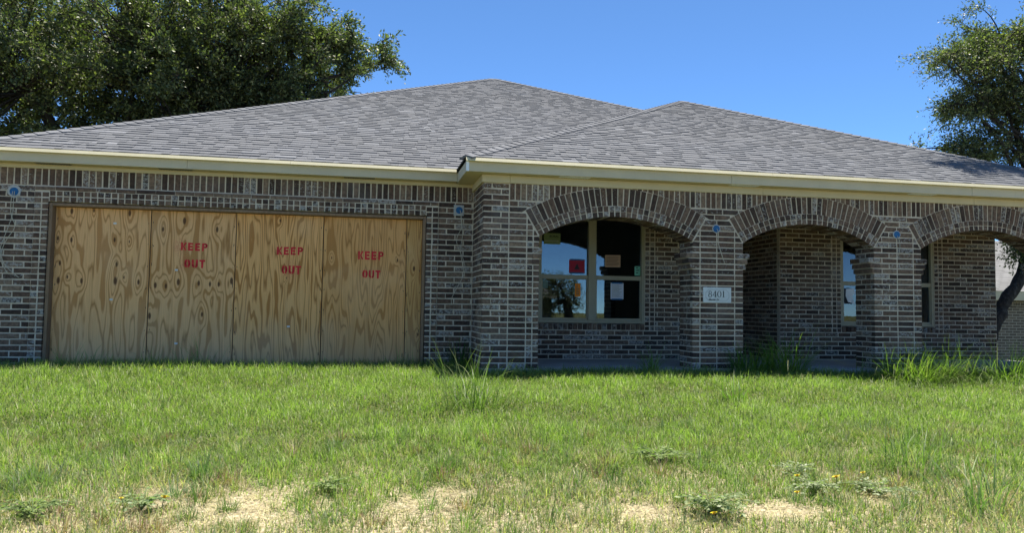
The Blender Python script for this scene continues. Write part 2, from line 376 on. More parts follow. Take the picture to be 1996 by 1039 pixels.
# --- arcade (wing front)
AF = FRONT(0.)
courses('arcade', AF, 1.433, 1.80, 0, 32, L=.254, bond=.5)
columns('arcade', AF, [1.80, 2.055, 2.145, 2.242], 0, 27, holes=arches)
columns('arcade', AF, [4.498, 4.625, 4.885, 5.165, 5.307], 0, 27, holes=arches)
columns('arcade', AF, [7.443, 7.85, 8.13, 8.277], 0, 27, holes=arches, alt={0: (.36, .66)})
courses('arcade', AF, 10.583, 11.75, 0, 27, holes=arches)
courses('arcade', AF, 2.235, 4.505, 1.84, 4, holes=arches); courses('arcade', AF, 5.30, 7.45, 1.84, 4, holes=arches); courses('arcade', AF, 8.27, 10.59, 1.84, 4, holes=arches)
courses('arcade', AF, 1.80, 11.75, 2.16, 2, holes=arches)
soldiers('arcade', AF, 1.80, 11.75, 2.325, 2.58, .0812, holes=arches)
for cx, cz, R_, th in arches:
    def ring(r0_, r1_, kind, n, back, front):
        for i in range(n):
            a0 = -th + 2 * th * i / n; a1 = -th + 2 * th * (i + 1) / n; g0, g1 = JT / r0_, JT / r1_
            P = [(cx + r0_ * math.sin(a0 + g0), cz + r0_ * math.cos(a0 + g0)), (cx + r0_ * math.sin(a1 - g0), cz + r0_ * math.cos(a1 - g0)),
                 (cx + r1_ * math.sin(a1 - g1), cz + r1_ * math.cos(a1 - g1)), (cx + r1_ * math.sin(a0 + g1), cz + r1_ * math.cos(a0 + g1))]
            put(kind, 'arcade', P, AF, back, front)
    ns = round(2 * th * (R_ + .25) / .083); nh = round(2 * th * (R_ + .08) / .086)
    ring(R_ + .165, R_ + .412, 'arch_brick', ns, -.09, .002)
    ring(R_ + .084, R_ + .159, 'arch_brick', nh, -.09, .004)
    ring(R_ + .002, R_ + .077, 'arch_brick', nh, -.205, .0)
    ring(R_ + .002, R_ + .077, 'soffit_brick', nh, -.43, -.218)
# corbels, reveals
for i, (a, b) in enumerate(PIL):
    for s_, X in ((-1, a), (1, b)):
        if (i == 0 and s_ < 0) or (i == 3 and s_ > 0): continue
        for k, e in (((18, .0), (19, .03), (20, .04)) if i == 0 else ((18, .035), (19, .065), (20, .095))):
            for y0, y1 in ((0, .215), (.23, .44)):
                lo, hi = (X - e, X + .10) if s_ < 0 else (X - .10, X + e)
                put('corbel_brick', 'arcade', rect(lo, hi, k * H + JT, (k + 1) * H - JT), FRONT(y0), -(y1 - y0), .006)
        fr = LEFTF(a) if s_ < 0 else RIGHTF(b)
        ks = [k for k in range(23) if k not in (18, 19, 20)]
        for k in ks:
            m = .20 if k % 2 else .30
            for p, q in ((.082, m), (m, .457)):
                u_ = (-q, -p) if s_ < 0 else (p, q)
                put('reveal_brick', 'arcade', rect(u_[0] + JT, u_[1] - JT, k * H + JT, (k + 1) * H - JT), fr)
courses('arcade', LEFTF(1.44), -DG, -.09, 0, 32, kind='return_brick')
# --- porch back wall and recess
BW = FRONT(YB)
W1, W2 = (2.69, 4.545), (8.27, 10.18)
WZ0, WZ1 = .60, 2.48
def winskip(lo_hi):
    def f(a, b, z):
        segs = [(a, b)]
        for (p, q) in lo_hi:
            inside = z + .5 * H > .49 and z + .5 * H < WZ1
            if not inside: continue
            new = []
            for (c, d) in segs:
                if d <= p - .18 or c >= q + .18: new.append((c, d)); continue
                if c < p - .18: new.append((c, p - .18))
                if d > q + .18: new.append((q + .18, d))
            segs = new
        return segs
    return f
sk = winskip([W1, W2])
courses('porch', BW, 1.6, 5.35, 0, 33, skip=sk); courses('porch', BW, 7.06, 11.51, 0, 33, skip=sk)
for p, q in (W1, W2):
    for x0, x1 in ((p - .18, p), (q, q + .18)):
        columns('porch', BW, [x0, (x0 + x1) / 2, x1], .48, 25, kind='jamb_brick')
    soldiers('porch', FRONT(YB - .02), p, q, .485, .592, .0845, kind='sill_brick')
courses('porch', LEFTF(7.06), -4.0, -YB - .09, 0, 33, kind='recess_brick'); courses('porch', RIGHTF(11.51), YB, 6, 0, 33, kind='recess_brick')
# mortar cores
m = MB(); e = .0045
m.box(-5.14, OX0 - .012, DG + e, DG + .12, -.02, 2.70); m.box(OX1 + .012, 1.5, DG + e, DG + .12, -.02, 2.70); m.box(OX0 - .012, OX1 + .012, DG + e, DG + .12, OZ + .012, 2.70)
m.box(OX0 - SUR + .004, OX0 - .010, DG - .0135, DG + .012, -.015, OZ + .21); m.box(OX1 + .010, OX1 + SUR - .004, DG - .0135, DG + .012, -.015, OZ + .21); m.box(OX0 - .010, OX1 + .010, DG - .0135, DG + .012, OZ + .014, OZ + .212)
GARAGE = m.build('garage_wall', 'mortar', HOUSE)
m = MB()
xs = []
edges = [1.44 + e, 2.235 - e]
for i in range(3):
    cx, cz, R_, th = arches[i]; a, b = PIL[i][1] - e, PIL[i + 1][0] + e
    xs.append((a, b, [(t_, max(ZSP - .02, cz + math.sqrt(max((R_ + .012) ** 2 - (t_ - cx) ** 2, .01)))) for t_ in np.linspace(a, b, 41)]))
y0, y1 = e, .45 - e
for i, (a, b) in enumerate(PIL):
    a2, b2 = a + e, b - e
    m.box(a2, b2, y0, y1, -.3, 2.75)
    for k, x_ in (((19, .03), (20, .04)) if i == 0 else ((18, .035), (19, .065), (20, .095))):
        if i > 0: m.box(a2 - x_, a2 + .05, .006, y1 - .002, k * H + .004, (k + 1) * H - .001)
        if i < 3: m.box(b2 - .05, b2 + x_, .006, y1 - .002, k * H + .004, (k + 1) * H - .001)
for a, b, L_ in xs:
    for (xa, za), (xb, zb) in zip(L_[:-1], L_[1:]):
        m.add([(xa, y0, za), (xb, y0, zb), (xb, y0, 2.75), (xa, y0, 2.75), (xa, y1, za), (xb, y1, zb), (xb, y1, 2.75), (xa, y1, 2.75)], [(0, 1, 2, 3), (7, 6, 5, 4), (4, 5, 1, 0)])
m.box(1.44 + e, 1.60, .45, DG + .05, -.3, 2.75); m.box(11.3, 11.75 - e, .45, 2.2, 2.3, 2.75)
ARCADE = m.build('arcade_wall', 'mortar', HOUSE)
m = MB(); y0, y1 = YB + e, YB + .2
m.box(1.55, W1[0], y0, y1, -.1, 2.75); m.box(W1[1], 5.35, y0, y1, -.1, 2.75); m.box(W1[0], W1[1], y0, y1, -.1, WZ0 - .01); m.box(W1[0], W1[1], y0, y1, WZ1, 2.75)
m.box(7.06 + e, W2[0], y0, y1, -.1, 2.75); m.box(W2[1], 11.51 - e, y0, y1, -.1, 2.75); m.box(W2[0], W2[1], y0, y1, -.1, WZ0 - .01); m.box(W2[0], W2[1], y0, y1, WZ1, 2.75)
m.box(7.06 + e, 7.25, y1, 4.0, -.1, 2.75); m.box(5.15, 5.35 - e, y1, 4.0, -.1, 2.75); m.box(11.31, 11.51 - e, y1, 16, -.1, 2.75)
m.box(1.45, 1.60, DG + .12, YB + .2, -.1, 2.75)
PORCH = m.build('porch_wall', 'mortar', HOUSE)
WALLS = {'garage': GARAGE, 'arcade': ARCADE, 'porch': PORCH}
plain = [(pxarea(b[2]), i) for i, b in enumerate(bricks) if b[0] == 'brick']
top = {i for _, i in sorted(plain, reverse=True)[:300]}
restV, restF, restT, restS, nb = [], [], [], [], 0
LIM = {}
for i, (kind, wall, V, F, tn, sm_) in enumerate(bricks):
    LIM[kind] = LIM.get(kind, 0) + 1
    vis = pxarea(V) > 25
    if (kind == 'brick' and i in top) or (kind != 'brick' and LIM[kind] <= 300 and vis):
        mesh(kind, V, F, 'brick', WALLS[wall], fattr={'tone': tn, 'smear': sm_})
    else:
        restV.append(V); restF += [tuple(nb + j for j in f) for f in F]; restT += [tn] * len(F); restS += [sm_] * len(F); nb += len(V)
o = mesh('brickwork', np.vstack(restV), restF, 'brick', HOUSE, fattr={'tone': restT, 'smear': restS}); o['kind'] = 'stuff'
# foundation, slab, plain outer walls, interior
MB().box(-5.13, 1.43, DG + .004, DG + .3, -.6, -.004).build('foundation', 'concrete', HOUSE)
m = MB(); m.bbox(1.47, 11.74, -.13, YB, -.24, -.004, .012); m.box(5.36, 7.05, YB + .001, 4.0, -.24, -.005); m.build('porch_slab', 'concrete', HOUSE)
m = MB(); m.box(-5.15, -5.0, DG + .12, 17, -.5, 2.75); m.box(-5.15, 11.5, 16.9, 17.05, -.5, 2.75); m.build('outer_wall', 'far_brick', HOUSE)
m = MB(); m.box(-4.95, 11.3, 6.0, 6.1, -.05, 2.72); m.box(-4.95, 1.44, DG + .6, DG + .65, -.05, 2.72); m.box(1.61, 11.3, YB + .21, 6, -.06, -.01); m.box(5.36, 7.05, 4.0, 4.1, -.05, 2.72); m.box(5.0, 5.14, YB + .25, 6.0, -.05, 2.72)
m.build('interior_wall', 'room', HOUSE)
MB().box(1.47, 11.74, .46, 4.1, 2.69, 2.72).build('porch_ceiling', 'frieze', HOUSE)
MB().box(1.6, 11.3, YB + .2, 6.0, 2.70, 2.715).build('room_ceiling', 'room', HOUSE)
m = MB(); m.bbox(5.75, 6.68, 3.94, 3.99, 0.0, 2.05)
for x0 in (5.85, 6.25):
    for z0, z1 in ((.15, .9), (1.05, 1.9)): m.bbox(x0, x0 + .32, 3.925, 3.945, z0, z1, .01)
D_ = m.build('front_door', 'door', HOUSE); MB().tube([(6.6, 3.93, 1.0), (6.6, 3.87, 1.0)], [.012, .028], 10).build('handle', 'white', D_)

# --- windows
def window(x0, x1, z0, z1, y):
    m = MB(); fwid = .052; xm = (x0 + x1) / 2
    m.bbox(x0, x0 + fwid, y, y + .09, z0, z1); m.bbox(x1 - fwid, x1, y, y + .09, z0, z1); m.bbox(x0 + fwid, x1 - fwid, y, y + .09, z0, z0 + .045); m.bbox(x0 + fwid, x1 - fwid, y, y + .09, z1 - .05, z1)
    wn = m.build('window', 'frame', HOUSE)
    MB().bbox(xm - .068, xm + .068, y - .006, y + .09, z0 + .045, z1 - .05).build('mullion', 'frame', wn)
    zr = 1.368
    for a, b in ((x0 + fwid, xm - .068), (xm + .068, x1 - fwid)):
        MB().bbox(a, b, y + .012, y + .08, zr - .036, zr + .036).build('meeting_rail', 'frame', wn)
        m = MB(); m.bbox(a, a + .022, y + .018, y + .07, z0 + .045, zr - .036); m.bbox(b - .022, b, y + .018, y + .07, z0 + .045, zr - .036); m.bbox(a + .022, b - .022, y + .018, y + .07, z0 + .045, z0 + .085); m.build('sash', 'frame', wn)
        MB().box(a + .022, b - .022, y + .045, y + .049, z0 + .085, zr - .036).build('pane', 'glass', wn)
        MB().box(a, b, y + .055, y + .059, zr + .036, z1 - .05).build('pane', 'glass', wn)
window(W1[0], W1[1], WZ0, WZ1, YB + .012); window(W2[0], W2[1], WZ0, WZ1, YB + .012)

# --- eaves
def boards(name, mat, segs, mk):
    for a, b in segs: mk(a, b).build(name, mat, HOUSE)
FG, FWY = DG - .235, -.235                       # fascia faces
boards('fascia_board', 'fascia', [(-5.42, -2.575), (-2.572, 1.165)], lambda a, b: MB().bbox(a, b, FG, FG + .03, 2.682, 2.815, .003))
boards('fascia_board', 'fascia', [(1.20, 4.995), (4.998, 8.98), (8.983, 12.0)], lambda a, b: MB().bbox(a, b, FWY, FWY + .03, 2.662, 2.80, .003))
MB().box(1.165, 1.195, FWY + .005, FG + .028, 2.664, 2.802).build('fascia_return', 'fascia', HOUSE)
MB().box(1.162, 1.20, FWY - .004, FWY + .022, 2.663, 2.80).build('corner_trim', 'white', HOUSE)
def drip(x0, x1, y, z0, z1): return MB().add([(x0, y - .006, z0), (x1, y - .006, z0), (x1, y + .016, z1), (x0, y + .016, z1), (x0, y + .08, z1 + .004), (x1, y + .08, z1 + .004), (x0, y + .073, z0 + .004), (x1, y + .073, z0 + .004)], [(0, 1, 2, 3), (3, 2, 5, 4), (6, 7, 1, 0)])
for a, b in ((-5.45, -1.2), (-1.198, 1.14)): drip(a, b, FG - .074, 2.806, 2.852).build('drip_edge', 'drip', HOUSE)
for a, b in ((1.15, 5.6), (5.602, 12.03)): drip(a, b, FWY - .074, 2.792, 2.839).build('drip_edge', 'drip', HOUSE)
for a, b in ((-5.15, -2.0), (-1.997, 1.415)): MB().bbox(a, b, DG - .028, DG + .02, ZF_G - .004, 2.688).build('frieze_board', 'frieze', HOUSE)
for a, b in ((1.414, 1.80), (1.803, 5.6), (5.603, 9.2), (9.203, 11.78)): MB().bbox(a, b, -.03, .012, ZF_W, 2.668).build('frieze_board', 'frieze', HOUSE)
MB().box(1.412, 1.438, -.026, DG - .02, ZF_W + .003, 2.667).build('frieze_board', 'frieze', HOUSE)
for a, b in ((-5.40, -3.39), (-3.385, -.95), (-.945, 1.166)): MB().box(a, b, FG + .03, DG + .02, 2.690, 2.70).build('soffit_panel', 'frieze', HOUSE)
for a, b in ((1.196, 3.6), (3.605, 6.05), (6.055, 8.5), (8.505, 11.95)): MB().box(a, b, FWY + .03, .02, 2.670, 2.68).build('soffit_panel', 'frieze', HOUSE)
MB().box(1.196, 1.45, .02, DG + .02, 2.6705, 2.6805).build('soffit_panel', 'frieze', HOUSE)
for xv, y_, z_, mt in ((-4.3, FG + .12, 2.689, 'vent'), (-2.75, FG + .12, 2.689, 'vent'), (-.25, FG + .12, 2.689, 'vent'), (2.7, FWY + .12, 2.669, 'white'), (5.25, FWY + .12, 2.669, 'white'), (8.2, FWY + .12, 2.669, 'white')):
    m = MB(); m.box(xv - .22, xv + .22, y_ - .055, y_ + .055, z_ - .004, z_)
    for k in range(12): m.box(xv - .20 + k * .035, xv - .185 + k * .035, y_ - .045, y_ + .045, z_ - .010, z_ - .0045)
    m.build('soffit_vent', mt, HOUSE)

# --- roof
SL = .475
EM, EW = FG - .03, FWY - .03                        # eave lines
ZM, ZW = 2.858, 2.845
HWm = 8.48; AXm = 3.06; HWw = 5.43; AXw = 6.58
ZmA, ZwA = ZM + SL * HWm, ZW + SL * HWw
m = MB()
ex0, ex1, yb = AXm - HWm, AXm + HWm, EM + HWm
m.add([(ex0, EM, ZM), (ex1, EM, ZM), (AXm, yb, ZmA), (AXm, yb + 1.5, ZmA), (ex0, yb + 1.5 + HWm, ZM), (ex1, yb + 1.5 + HWm, ZM)], [(0, 1, 2), (1, 5, 3, 2), (5, 4, 3), (4, 0, 2, 3)])
wx0, wx1, yw = AXw - HWw, AXw + HWw, EW + HWw
m.add([(wx0, EW, ZW), (wx1, EW, ZW), (AXw, yw, ZwA), (AXw, yw + 5, ZwA), (wx0, yw + 5, ZW), (wx1, yw + 5, ZW)], [(0, 1, 2), (1, 5, 3, 2), (4, 0, 2, 3)])
ROOF = m.build('roof', 'deck', HOUSE)
def zwing(x, y): return ZW + SL * min(y - EW, x - wx0, wx1 - x)
tabs = []
def slope_tabs(xc, y_e, z_e, hw, skip=None):
    cs = 1 / math.hypot(1, SL); u = vec(1, 0, 0); v = vec(0, cs, SL * cs); n = vec(0, -SL * cs, cs); fr = (vec(xc, y_e, z_e), u, v, n)
    Ls = hw / cs; ex = .135; rows = int(Ls / ex)
    for r in range(rows + 1):
        t0 = r * ex - (.012 if r == 0 else 0); t1 = min(t0 + ex + .02, Ls); x = -hw - random.random() * .3; tier = 0
        while x < hw:
            wd = random.choice((.08, .11, .15, .19, .24, .30)) ; x1 = x + wd; tier = 1 - tier if random.random() < .75 else tier
            half = (hw + .004) * (1 - t0 / Ls); P = rect(x + .0015, x1 - .0015, t0, t1)
            # clip to the triangle
            k = hw / Ls
            for s_ in (1, -1): 
                nn = vec(-s_, -k); nn2 = nn / np.linalg.norm(nn); P = clip(P, nn2, -hw / np.linalg.norm(nn)) if len(P) > 2 else []
            xm_ = xc + (x + x1) / 2; ym = y_e + t0 * cs
            if len(P) > 2 and area(P) > 6e-4 and not (skip and skip(xm_, ym)):
                Pa = np.array(P); f_ = (Pa[:, 1] - t0) / (ex + .02); up = .005 + .006 * tier
                d_top = np.where(f_ < .5, up + .007, .003); 
                lift = np.array([random.gauss(0, .0008)] * len(P))
                Vt = fr[0] + Pa[:, :1] * u + Pa[:, 1:] * v + (d_top + lift)[:, None] * n; Vb = fr[0] + Pa[:, :1] * u + Pa[:, 1:] * v - .002 * n
                kk = len(P); F = [tuple(range(kk))] + [(kk + i, kk + (i + 1) % kk, (i + 1) % kk, i) for i in range(kk)]
                q_ = random.random(); tn = (.40 + .14 * random.random()) if tier else (.48 + .14 * random.random())
                if q_ > .93: tn = .72 + .2 * random.random()
                tabs.append((np.vstack([Vt, Vb]), F, tn))
            x = x1
slope_tabs(AXm, EM, ZM, HWm, lambda x, y: x > wx0 - .1 and ZM + SL * (y - EM) < (zwing(x, y) if y < yw else min(ZwA, ZW + SL * min(x - wx0, wx1 - x))) - .04)
slope_tabs(AXw, EW, ZW, HWw)
order = sorted(range(len(tabs)), key=lambda i: -pxarea(tabs[i][0])); big = set(order[:300])
rV, rF, rT, nb = [], [], [], 0
for i, (V, F, tn) in enumerate(tabs):
    if i in big: mesh('shingle', V, F, 'shingle', ROOF, fattr={'tone': tn})
    else: rV.append(V); rF += [tuple(nb + j for j in f) for f in F]; rT += [tn] * len(F); nb += len(V)
o = mesh('shingles', np.vstack(rV), rF, 'shingle', ROOF, fattr={'tone': rT}); o['kind'] = 'stuff'
# side slopes: courses as long thin shingle strips
def strips(p_eave0, p_eave1, p_top0, p_top1, n=60):
    V, F, T = [], [], []; p_eave0, p_eave1, p_top0, p_top1 = map(np.array, (p_eave0, p_eave1, p_top0, p_top1))
    nr = np.cross(p_eave1 - p_eave0, p_top0 - p_eave0).astype(float); nr /= np.linalg.norm(nr)
    if nr[2] < 0: nr = -nr
    for r in range(n):
        a, b = r / n, min(1, (r + 1.12) / n); A0 = p_eave0 + (p_top0 - p_eave0) * a; A1 = p_eave1 + (p_top1 - p_eave1) * a; B0 = p_eave0 + (p_top0 - p_eave0) * b; B1 = p_eave1 + (p_top1 - p_eave1) * b
        k = len(V); V += [A0 + nr * .013, A1 + nr * .013, B1 + nr * .004, B0 + nr * .004, A0 - nr * .001, A1 - nr * .001]; F += [(k, k + 1, k + 2, k + 3), (k + 4, k + 5, k + 1, k)]; T += [.3 + .4 * random.random()] * 2
    return V, F, T
for nm, q in (('main', [(ex0, yb + 1.5 + HWm, ZM), (ex0, EM, ZM), (AXm, yb + 1.5, ZmA), (AXm, yb, ZmA)]), ('main', [(ex1, EM, ZM), (ex1, yb + 1.5 + HWm, ZM), (AXm, yb, ZmA), (AXm, yb + 1.5, ZmA)]),
              ('wing', [(wx1, EW, ZW), (wx1, yw + 5, ZW), (AXw, yw, ZwA), (AXw, yw + 5, ZwA)]), ('wing', [(wx0, yw + 1.0, ZW), (wx0, EW, ZW), (AXw, yw + 1., ZwA), (AXw, yw, ZwA)])):
    V, F, T = strips(*q); o = mesh('side_shingles', V, F, 'shingle', ROOF, fattr={'tone': T}); o['kind'] = 'stuff'
def hipcaps(p0, p1, na, nb_):
    p0, p1 = np.array(p0, float), np.array(p1, float); d = p1 - p0; Ln = np.linalg.norm(d); d /= Ln; ex = .165
    sides = []
    for nn in (na, nb_):
        nn = np.array(nn, float); nn /= np.linalg.norm(nn); a = np.cross(d, nn); sides.append((a, nn))
    a0 = sides[0][0]; a1 = -sides[1][0]; up = sides[0][1] + sides[1][1]; up /= np.linalg.norm(up)
    if up[2] < 0: up = -up
    if np.dot(a0, sides[1][1]) > 0: a0 = -a0
    if np.dot(a1, sides[0][1]) > 0: a1 = -a1
    for k in range(int(Ln / ex)):
        s0, s1 = k * ex, min(Ln, (k + 1.25) * ex); wv = .125 + random.gauss(0, .006); V = []
        for s_, h_ in ((s0, .026), (s1, .013)):
            c_ = p0 + d * s_; n0, n1 = sides[0][1], sides[1][1]
            V += [c_ + a0 * wv + n0 * h_, c_ + up * (h_ + .006), c_ + a1 * wv + n1 * h_]
        V += [p0 + d * s0 + a0 * wv, p0 + d * s0 - up * .004, p0 + d * s0 + a1 * wv]
        V += [p0 + d * s1 + a0 * wv, p0 + d * s1 + a1 * wv]
        mesh('hip_cap', V, [(0, 1, 4, 3), (1, 2, 5, 4), (6, 7, 1, 0), (7, 8, 2, 1), (0, 3, 9, 6), (2, 8, 10, 5)], 'shingle', ROOF, fattr={'tone': .35 + .45 * random.random()})
NF, NL, NR = (0, -SL, 1), (-SL, 0, 1), (SL, 0, 1)
hipcaps((ex0, EM, ZM), (AXm, yb, ZmA), NL, NF); hipcaps((ex1 - 4, EM + 4, ZM + 4 * SL), (AXm, yb, ZmA), NF, NR)
hipcaps((wx0, EW, ZW), (AXw, yw, ZwA), NL, NF); hipcaps((wx1, EW, ZW), (AXw, yw, ZwA), NF, NR)

# --- garage frame and plywood
PY = DG + .115
for nm, b in (('door_jamb', (OX0 + .002, OX0 + .045, DG - .004, PY + .02, -.02, OZ - .001)), ('door_jamb', (OX1 - .042, OX1 - .002, DG - .004, PY + .02, -.02, OZ - .001)), ('door_head', (OX0 + .046, OX1 - .043, DG - .002, PY + .02, OZ - .042, OZ - .001))):
    MB().bbox(*b).build(nm, 'timber', HOUSE)
BOARD = thing('plywood_boarding', 'plywood sheets nailed across the garage opening with red KEEP OUT stencils', 'boarding', (-1.8, PY, 0))
K1 = [(-4.12, 2.08, .024), (-3.84, 2.10, .014), (-3.38, 2.08, .026), (-4.28, 1.70, .02), (-4.11, 1.68, .018), (-3.56, 1.70, .02), (-3.37, 1.68, .015), (-4.24, 1.36, .022), (-3.52, 1.36, .024), (-4.25, 1.12, .030), (-4.14, 1.17, .014), (-3.96, 1.12, .02), (-3.53, 1.13, .034), (-3.42, 1.18, .014), (-3.23, 1.12, .02)]
K2 = [(-2.66, 2.0, .028), (-2.94, 1.87, .022), (-2.22, 1.89, .022), (-3.01, 1.08, .022), (-2.87, 1.07, .022), (-2.71, 1.13, .026), (-2.44, 1.12, .024), (-2.29, 1.11, .02), (-2.17, 1.11, .02), (-2.0, 1.16, .028), (-3.07, .65, .026), (-2.38, .68, .024)]
K3 = [(-1.36, 2.05, .014), (-1.25, 1.22, .010)]; K4 = [(-.62, 1.53, .012), (.33, 1.52, .012)]; K5 = [(.58, 1.4, .02), (.66, .42, .014)]
PANELS = [(-4.32, -3.10, K1, None, 1., ((.76, .42, .175), (.50, .235, .075)), 1), (-3.094, -1.962, K2, [(-2.70, 1.63, .14), (-2.63, 1.39, .12)], .8, ((.73, .405, .172), (.47, .225, .072)), 2), (-1.955, -.748, K3, [(-1.38, 1.61, .07), (-1.2, 1.34, .16)], 1.5, ((.77, .40, .145), (.44, .19, .05)), 3), (-.741, .458, K4, [(.0, 1.58, .12), (-.15, 1.3, .06)], 1.6, ((.68, .345, .12), (.46, .205, .057)), 4), (.463, .692, K5, None, 1.7, ((.58, .32, .11), (.42, .20, .06)), 5)]
def glyph(ch):
    def arc(cx, cy, rx, ry, t, a0, a1, n=8):
        q = []
        for i in range(n):
            b0, b1 = a0 + (a1 - a0) * i / n, a0 + (a1 - a0) * (i + 1) / n
            q.append([(cx + (rx - t) * math.cos(b0), cy + (ry - t) * math.sin(b0)), (cx + rx * math.cos(b0), cy + ry * math.sin(b0)), (cx + rx * math.cos(b1), cy + ry * math.sin(b1)), (cx + (rx - t) * math.cos(b1), cy + (ry - t) * math.sin(b1))])
        return q
    R = lambda a, b, c, d: [rect(a, b, c, d)]
    pi = math.pi
    if ch == 'K': return R(0, .2, 0, 1) + [[(.25, .5), (.42, .52), (.7, 1), (.47, 1)], [(.25, .47), (.47, 0), (.7, 0), (.42, .49)]]
    if ch == 'E': return R(0, .2, 0, 1) + R(.25, .62, .82, 1) + R(.25, .56, .42, .6) + R(.25, .62, 0, .18)
    if ch == 'P': return R(0, .2, 0, 1) + R(.25, .42, .83, 1) + R(.25, .42, .4, .57) + arc(.42, .7, .26, .3, .18, -pi / 2, pi / 2)
    if ch == 'O': return arc(.33, .5, .33, .5, .2, pi * .56, pi * 1.44, 10) + arc(.37, .5, .33, .5, .2, -pi * .44, pi * .44, 10)
    if ch == 'U': return R(0, .2, .35, 1) + R(.5, .7, .35, 1) + arc(.33, .35, .33, .35, .2, pi, pi * 1.44, 6) + arc(.37, .35, .33, .35, .2, pi * 1.56, pi * 2, 6)
    if ch == 'T': return R(0, .66, .82, 1) + R(.23, .43, 0, .77)
def word(txt, x0, x1, z0, z1, y, parent, tilt=0.):
    n = len(txt); adv = (x1 - x0) / (n * .7 + (n - 1) * .22); h = z1 - z0; x = x0
    for ch in txt:
        m = MB()
        for P in glyph(ch):
            cx_, cy_ = np.mean(P, 0); P = [(a + math.copysign(.022, a - cx_), b + math.copysign(.022, b - cy_)) for a, b in P]
            V = [(x + a * adv + random.gauss(0, .0009), y, z0 + b * h + tilt * (x + a * adv - x0) + random.gauss(0, .0009)) for a, b in P]
            k = len(V); m.add(V + [(a, y + .002, c) for a, _, c in V], [tuple(range(k))] + [(i, i + k, (i + 1) % k + k, (i + 1) % k) for i in range(k)])
        m.build('stencil_letter', 'red', parent); x += adv * .92
WORDS = {1: [('KEEP', -2.69, -2.34, 1.585, 1.69), ('OUT', -2.64, -2.362, 1.34, 1.452)], 2: [('KEEP', -1.388, -1.028, 1.555, 1.664), ('OUT', -1.315, -1.047, 1.282, 1.40)], 3: [('KEEP', -.24, .127, 1.52, 1.638), ('OUT', -.173, .089, 1.248, 1.362)]}
STK = {0: [(-3.565, 1.93), (-3.572, .87)], 1: [(-2.742, 1.299), (-2.71, .268)], 2: [(-1.2, .52)]}
for i, (a, b, kn, spr, fq, bs, sd) in enumerate(PANELS):
    yo = (0, .006, .0, .005, .008)[i]; m = MB(); z1_ = OZ - .045
    m.bbox(a + .0025, b - .0025, PY + yo, PY + yo + .016, -.03, z1_, .002)
    pn = m.build('panel', mat_ply('plywood_%d' % sd, sd, kn, spr, bs, fq), BOARD)
    for w_ in WORDS.get(i, []): word(*w_, PY + yo - .0022, pn, random.uniform(-.03, .02))
    for (sx_, sz_) in STK.get(i, []):
        s_ = MB().box(sx_ - .02, sx_ + .02, PY + yo - .002, PY + yo - .0005, sz_ - .012, sz_ + .012).build('sticker', 'plaque', pn)
    m = MB()
    for z_ in np.arange(.15, 2.1, .3):
        for x_ in (a + .025, b - .025): m.tube([(x_ + random.gauss(0, .006), PY + yo - .002, z_ + random.gauss(0, .03)), (x_, PY + yo + .004, z_)], [.0045, .0045], 6)
    m.build('nail_heads', 'ink', pn)['kind'] = 'stuff'

# ------------------------------------------------------------------ small fixtures
def junction(label, x, z, y, r, plate, wires):
    t = thing('junction_box', label, 'electrical box', (x, y, z), 'blue junction boxes on the brick walls')
    m = MB(); n = 20
    if plate == 'square': m.bbox(x - .082, x + .072, y - .012, y + .003, z - .082, z + .078, .006)
    else:
        pts = [(x + (r + plate * (.6 + .8 * random.random())) * math.cos(k * 2 * math.pi / n), z + (r + plate * (.6 + .8 * random.random())) * math.sin(k * 2 * math.pi / n)) for k in range(n)]
        V, F = polyprism(pts, FRONT(y), -.02, .008, .003); m.add(V, F)
    m.build('mortar_surround', 'plaster', t)
    m = MB(); yy = y - .014 if plate == 'square' else y - .010; ring_o = [(x + r * math.cos(k * 2 * math.pi / 24), z + r * math.sin(k * 2 * math.pi / 24)) for k in range(24)]; ring_i = [(x + .86 * r * math.cos(k * 2 * math.pi / 24), z + .86 * r * math.sin(k * 2 * math.pi / 24)) for k in range(24)]
    V = [(a, yy, c) for a, c in ring_o] + [(a, yy - .004, c) for a, c in ring_i] + [(a, yy - .0005, c) for a, c in ring_i] + [(a, yy + .03, c) for a, c in ring_o]
    F = [(k, (k + 1) % 24, 24 + (k + 1) % 24, 24 + k) for k in range(24)] + [(24 + k, 24 + (k + 1) % 24, 48 + (k + 1) % 24, 48 + k) for k in range(24)] + [tuple(range(48, 72))] + [(72 + k, 72 + (k + 1) % 24, (k + 1) % 24, k) for k in range(24)]
    m.add(V, F); m.build('box', 'blue', t)
    for P in wires:
        P = np.array([(x + a, y + b, z + c) for a, b, c in P]); tt = np.linspace(0, len(P) - 1, len(P) * 5); Q = np.stack([np.interp(tt, range(len(P)), P[:, k]) for k in range(3)], 1)
        Q[2:-2] = (Q[:-4] + Q[1:-3] + Q[2:-2] + Q[3:-1] + Q[4:]) / 5
        MB().tube(Q, .0042, 5).build('wire', 'wire', t)
junction('blue round electrical box with two long dangling wires beside the knottiest plywood sheet', -4.80, 2.305, DG, .055, .03,
         [[(-.01, -.02, 0), (-.015, -.05, -.12), (-.02, -.03, -.32), (.06, -.03, -.48), (-.06, -.03, -.66), (-.12, -.03, -.85), (-.06, -.03, -1.0), (.05, -.03, -1.1), (.12, -.03, -1.16)], [(.012, -.02, 0), (.015, -.05, -.12), (.01, -.03, -.30), (-.02, -.03, -.42), (-.08, -.03, -.62), (-.13, -.03, -.78), (-.10, -.03, -.98), (-.02, -.03, -1.1)]])
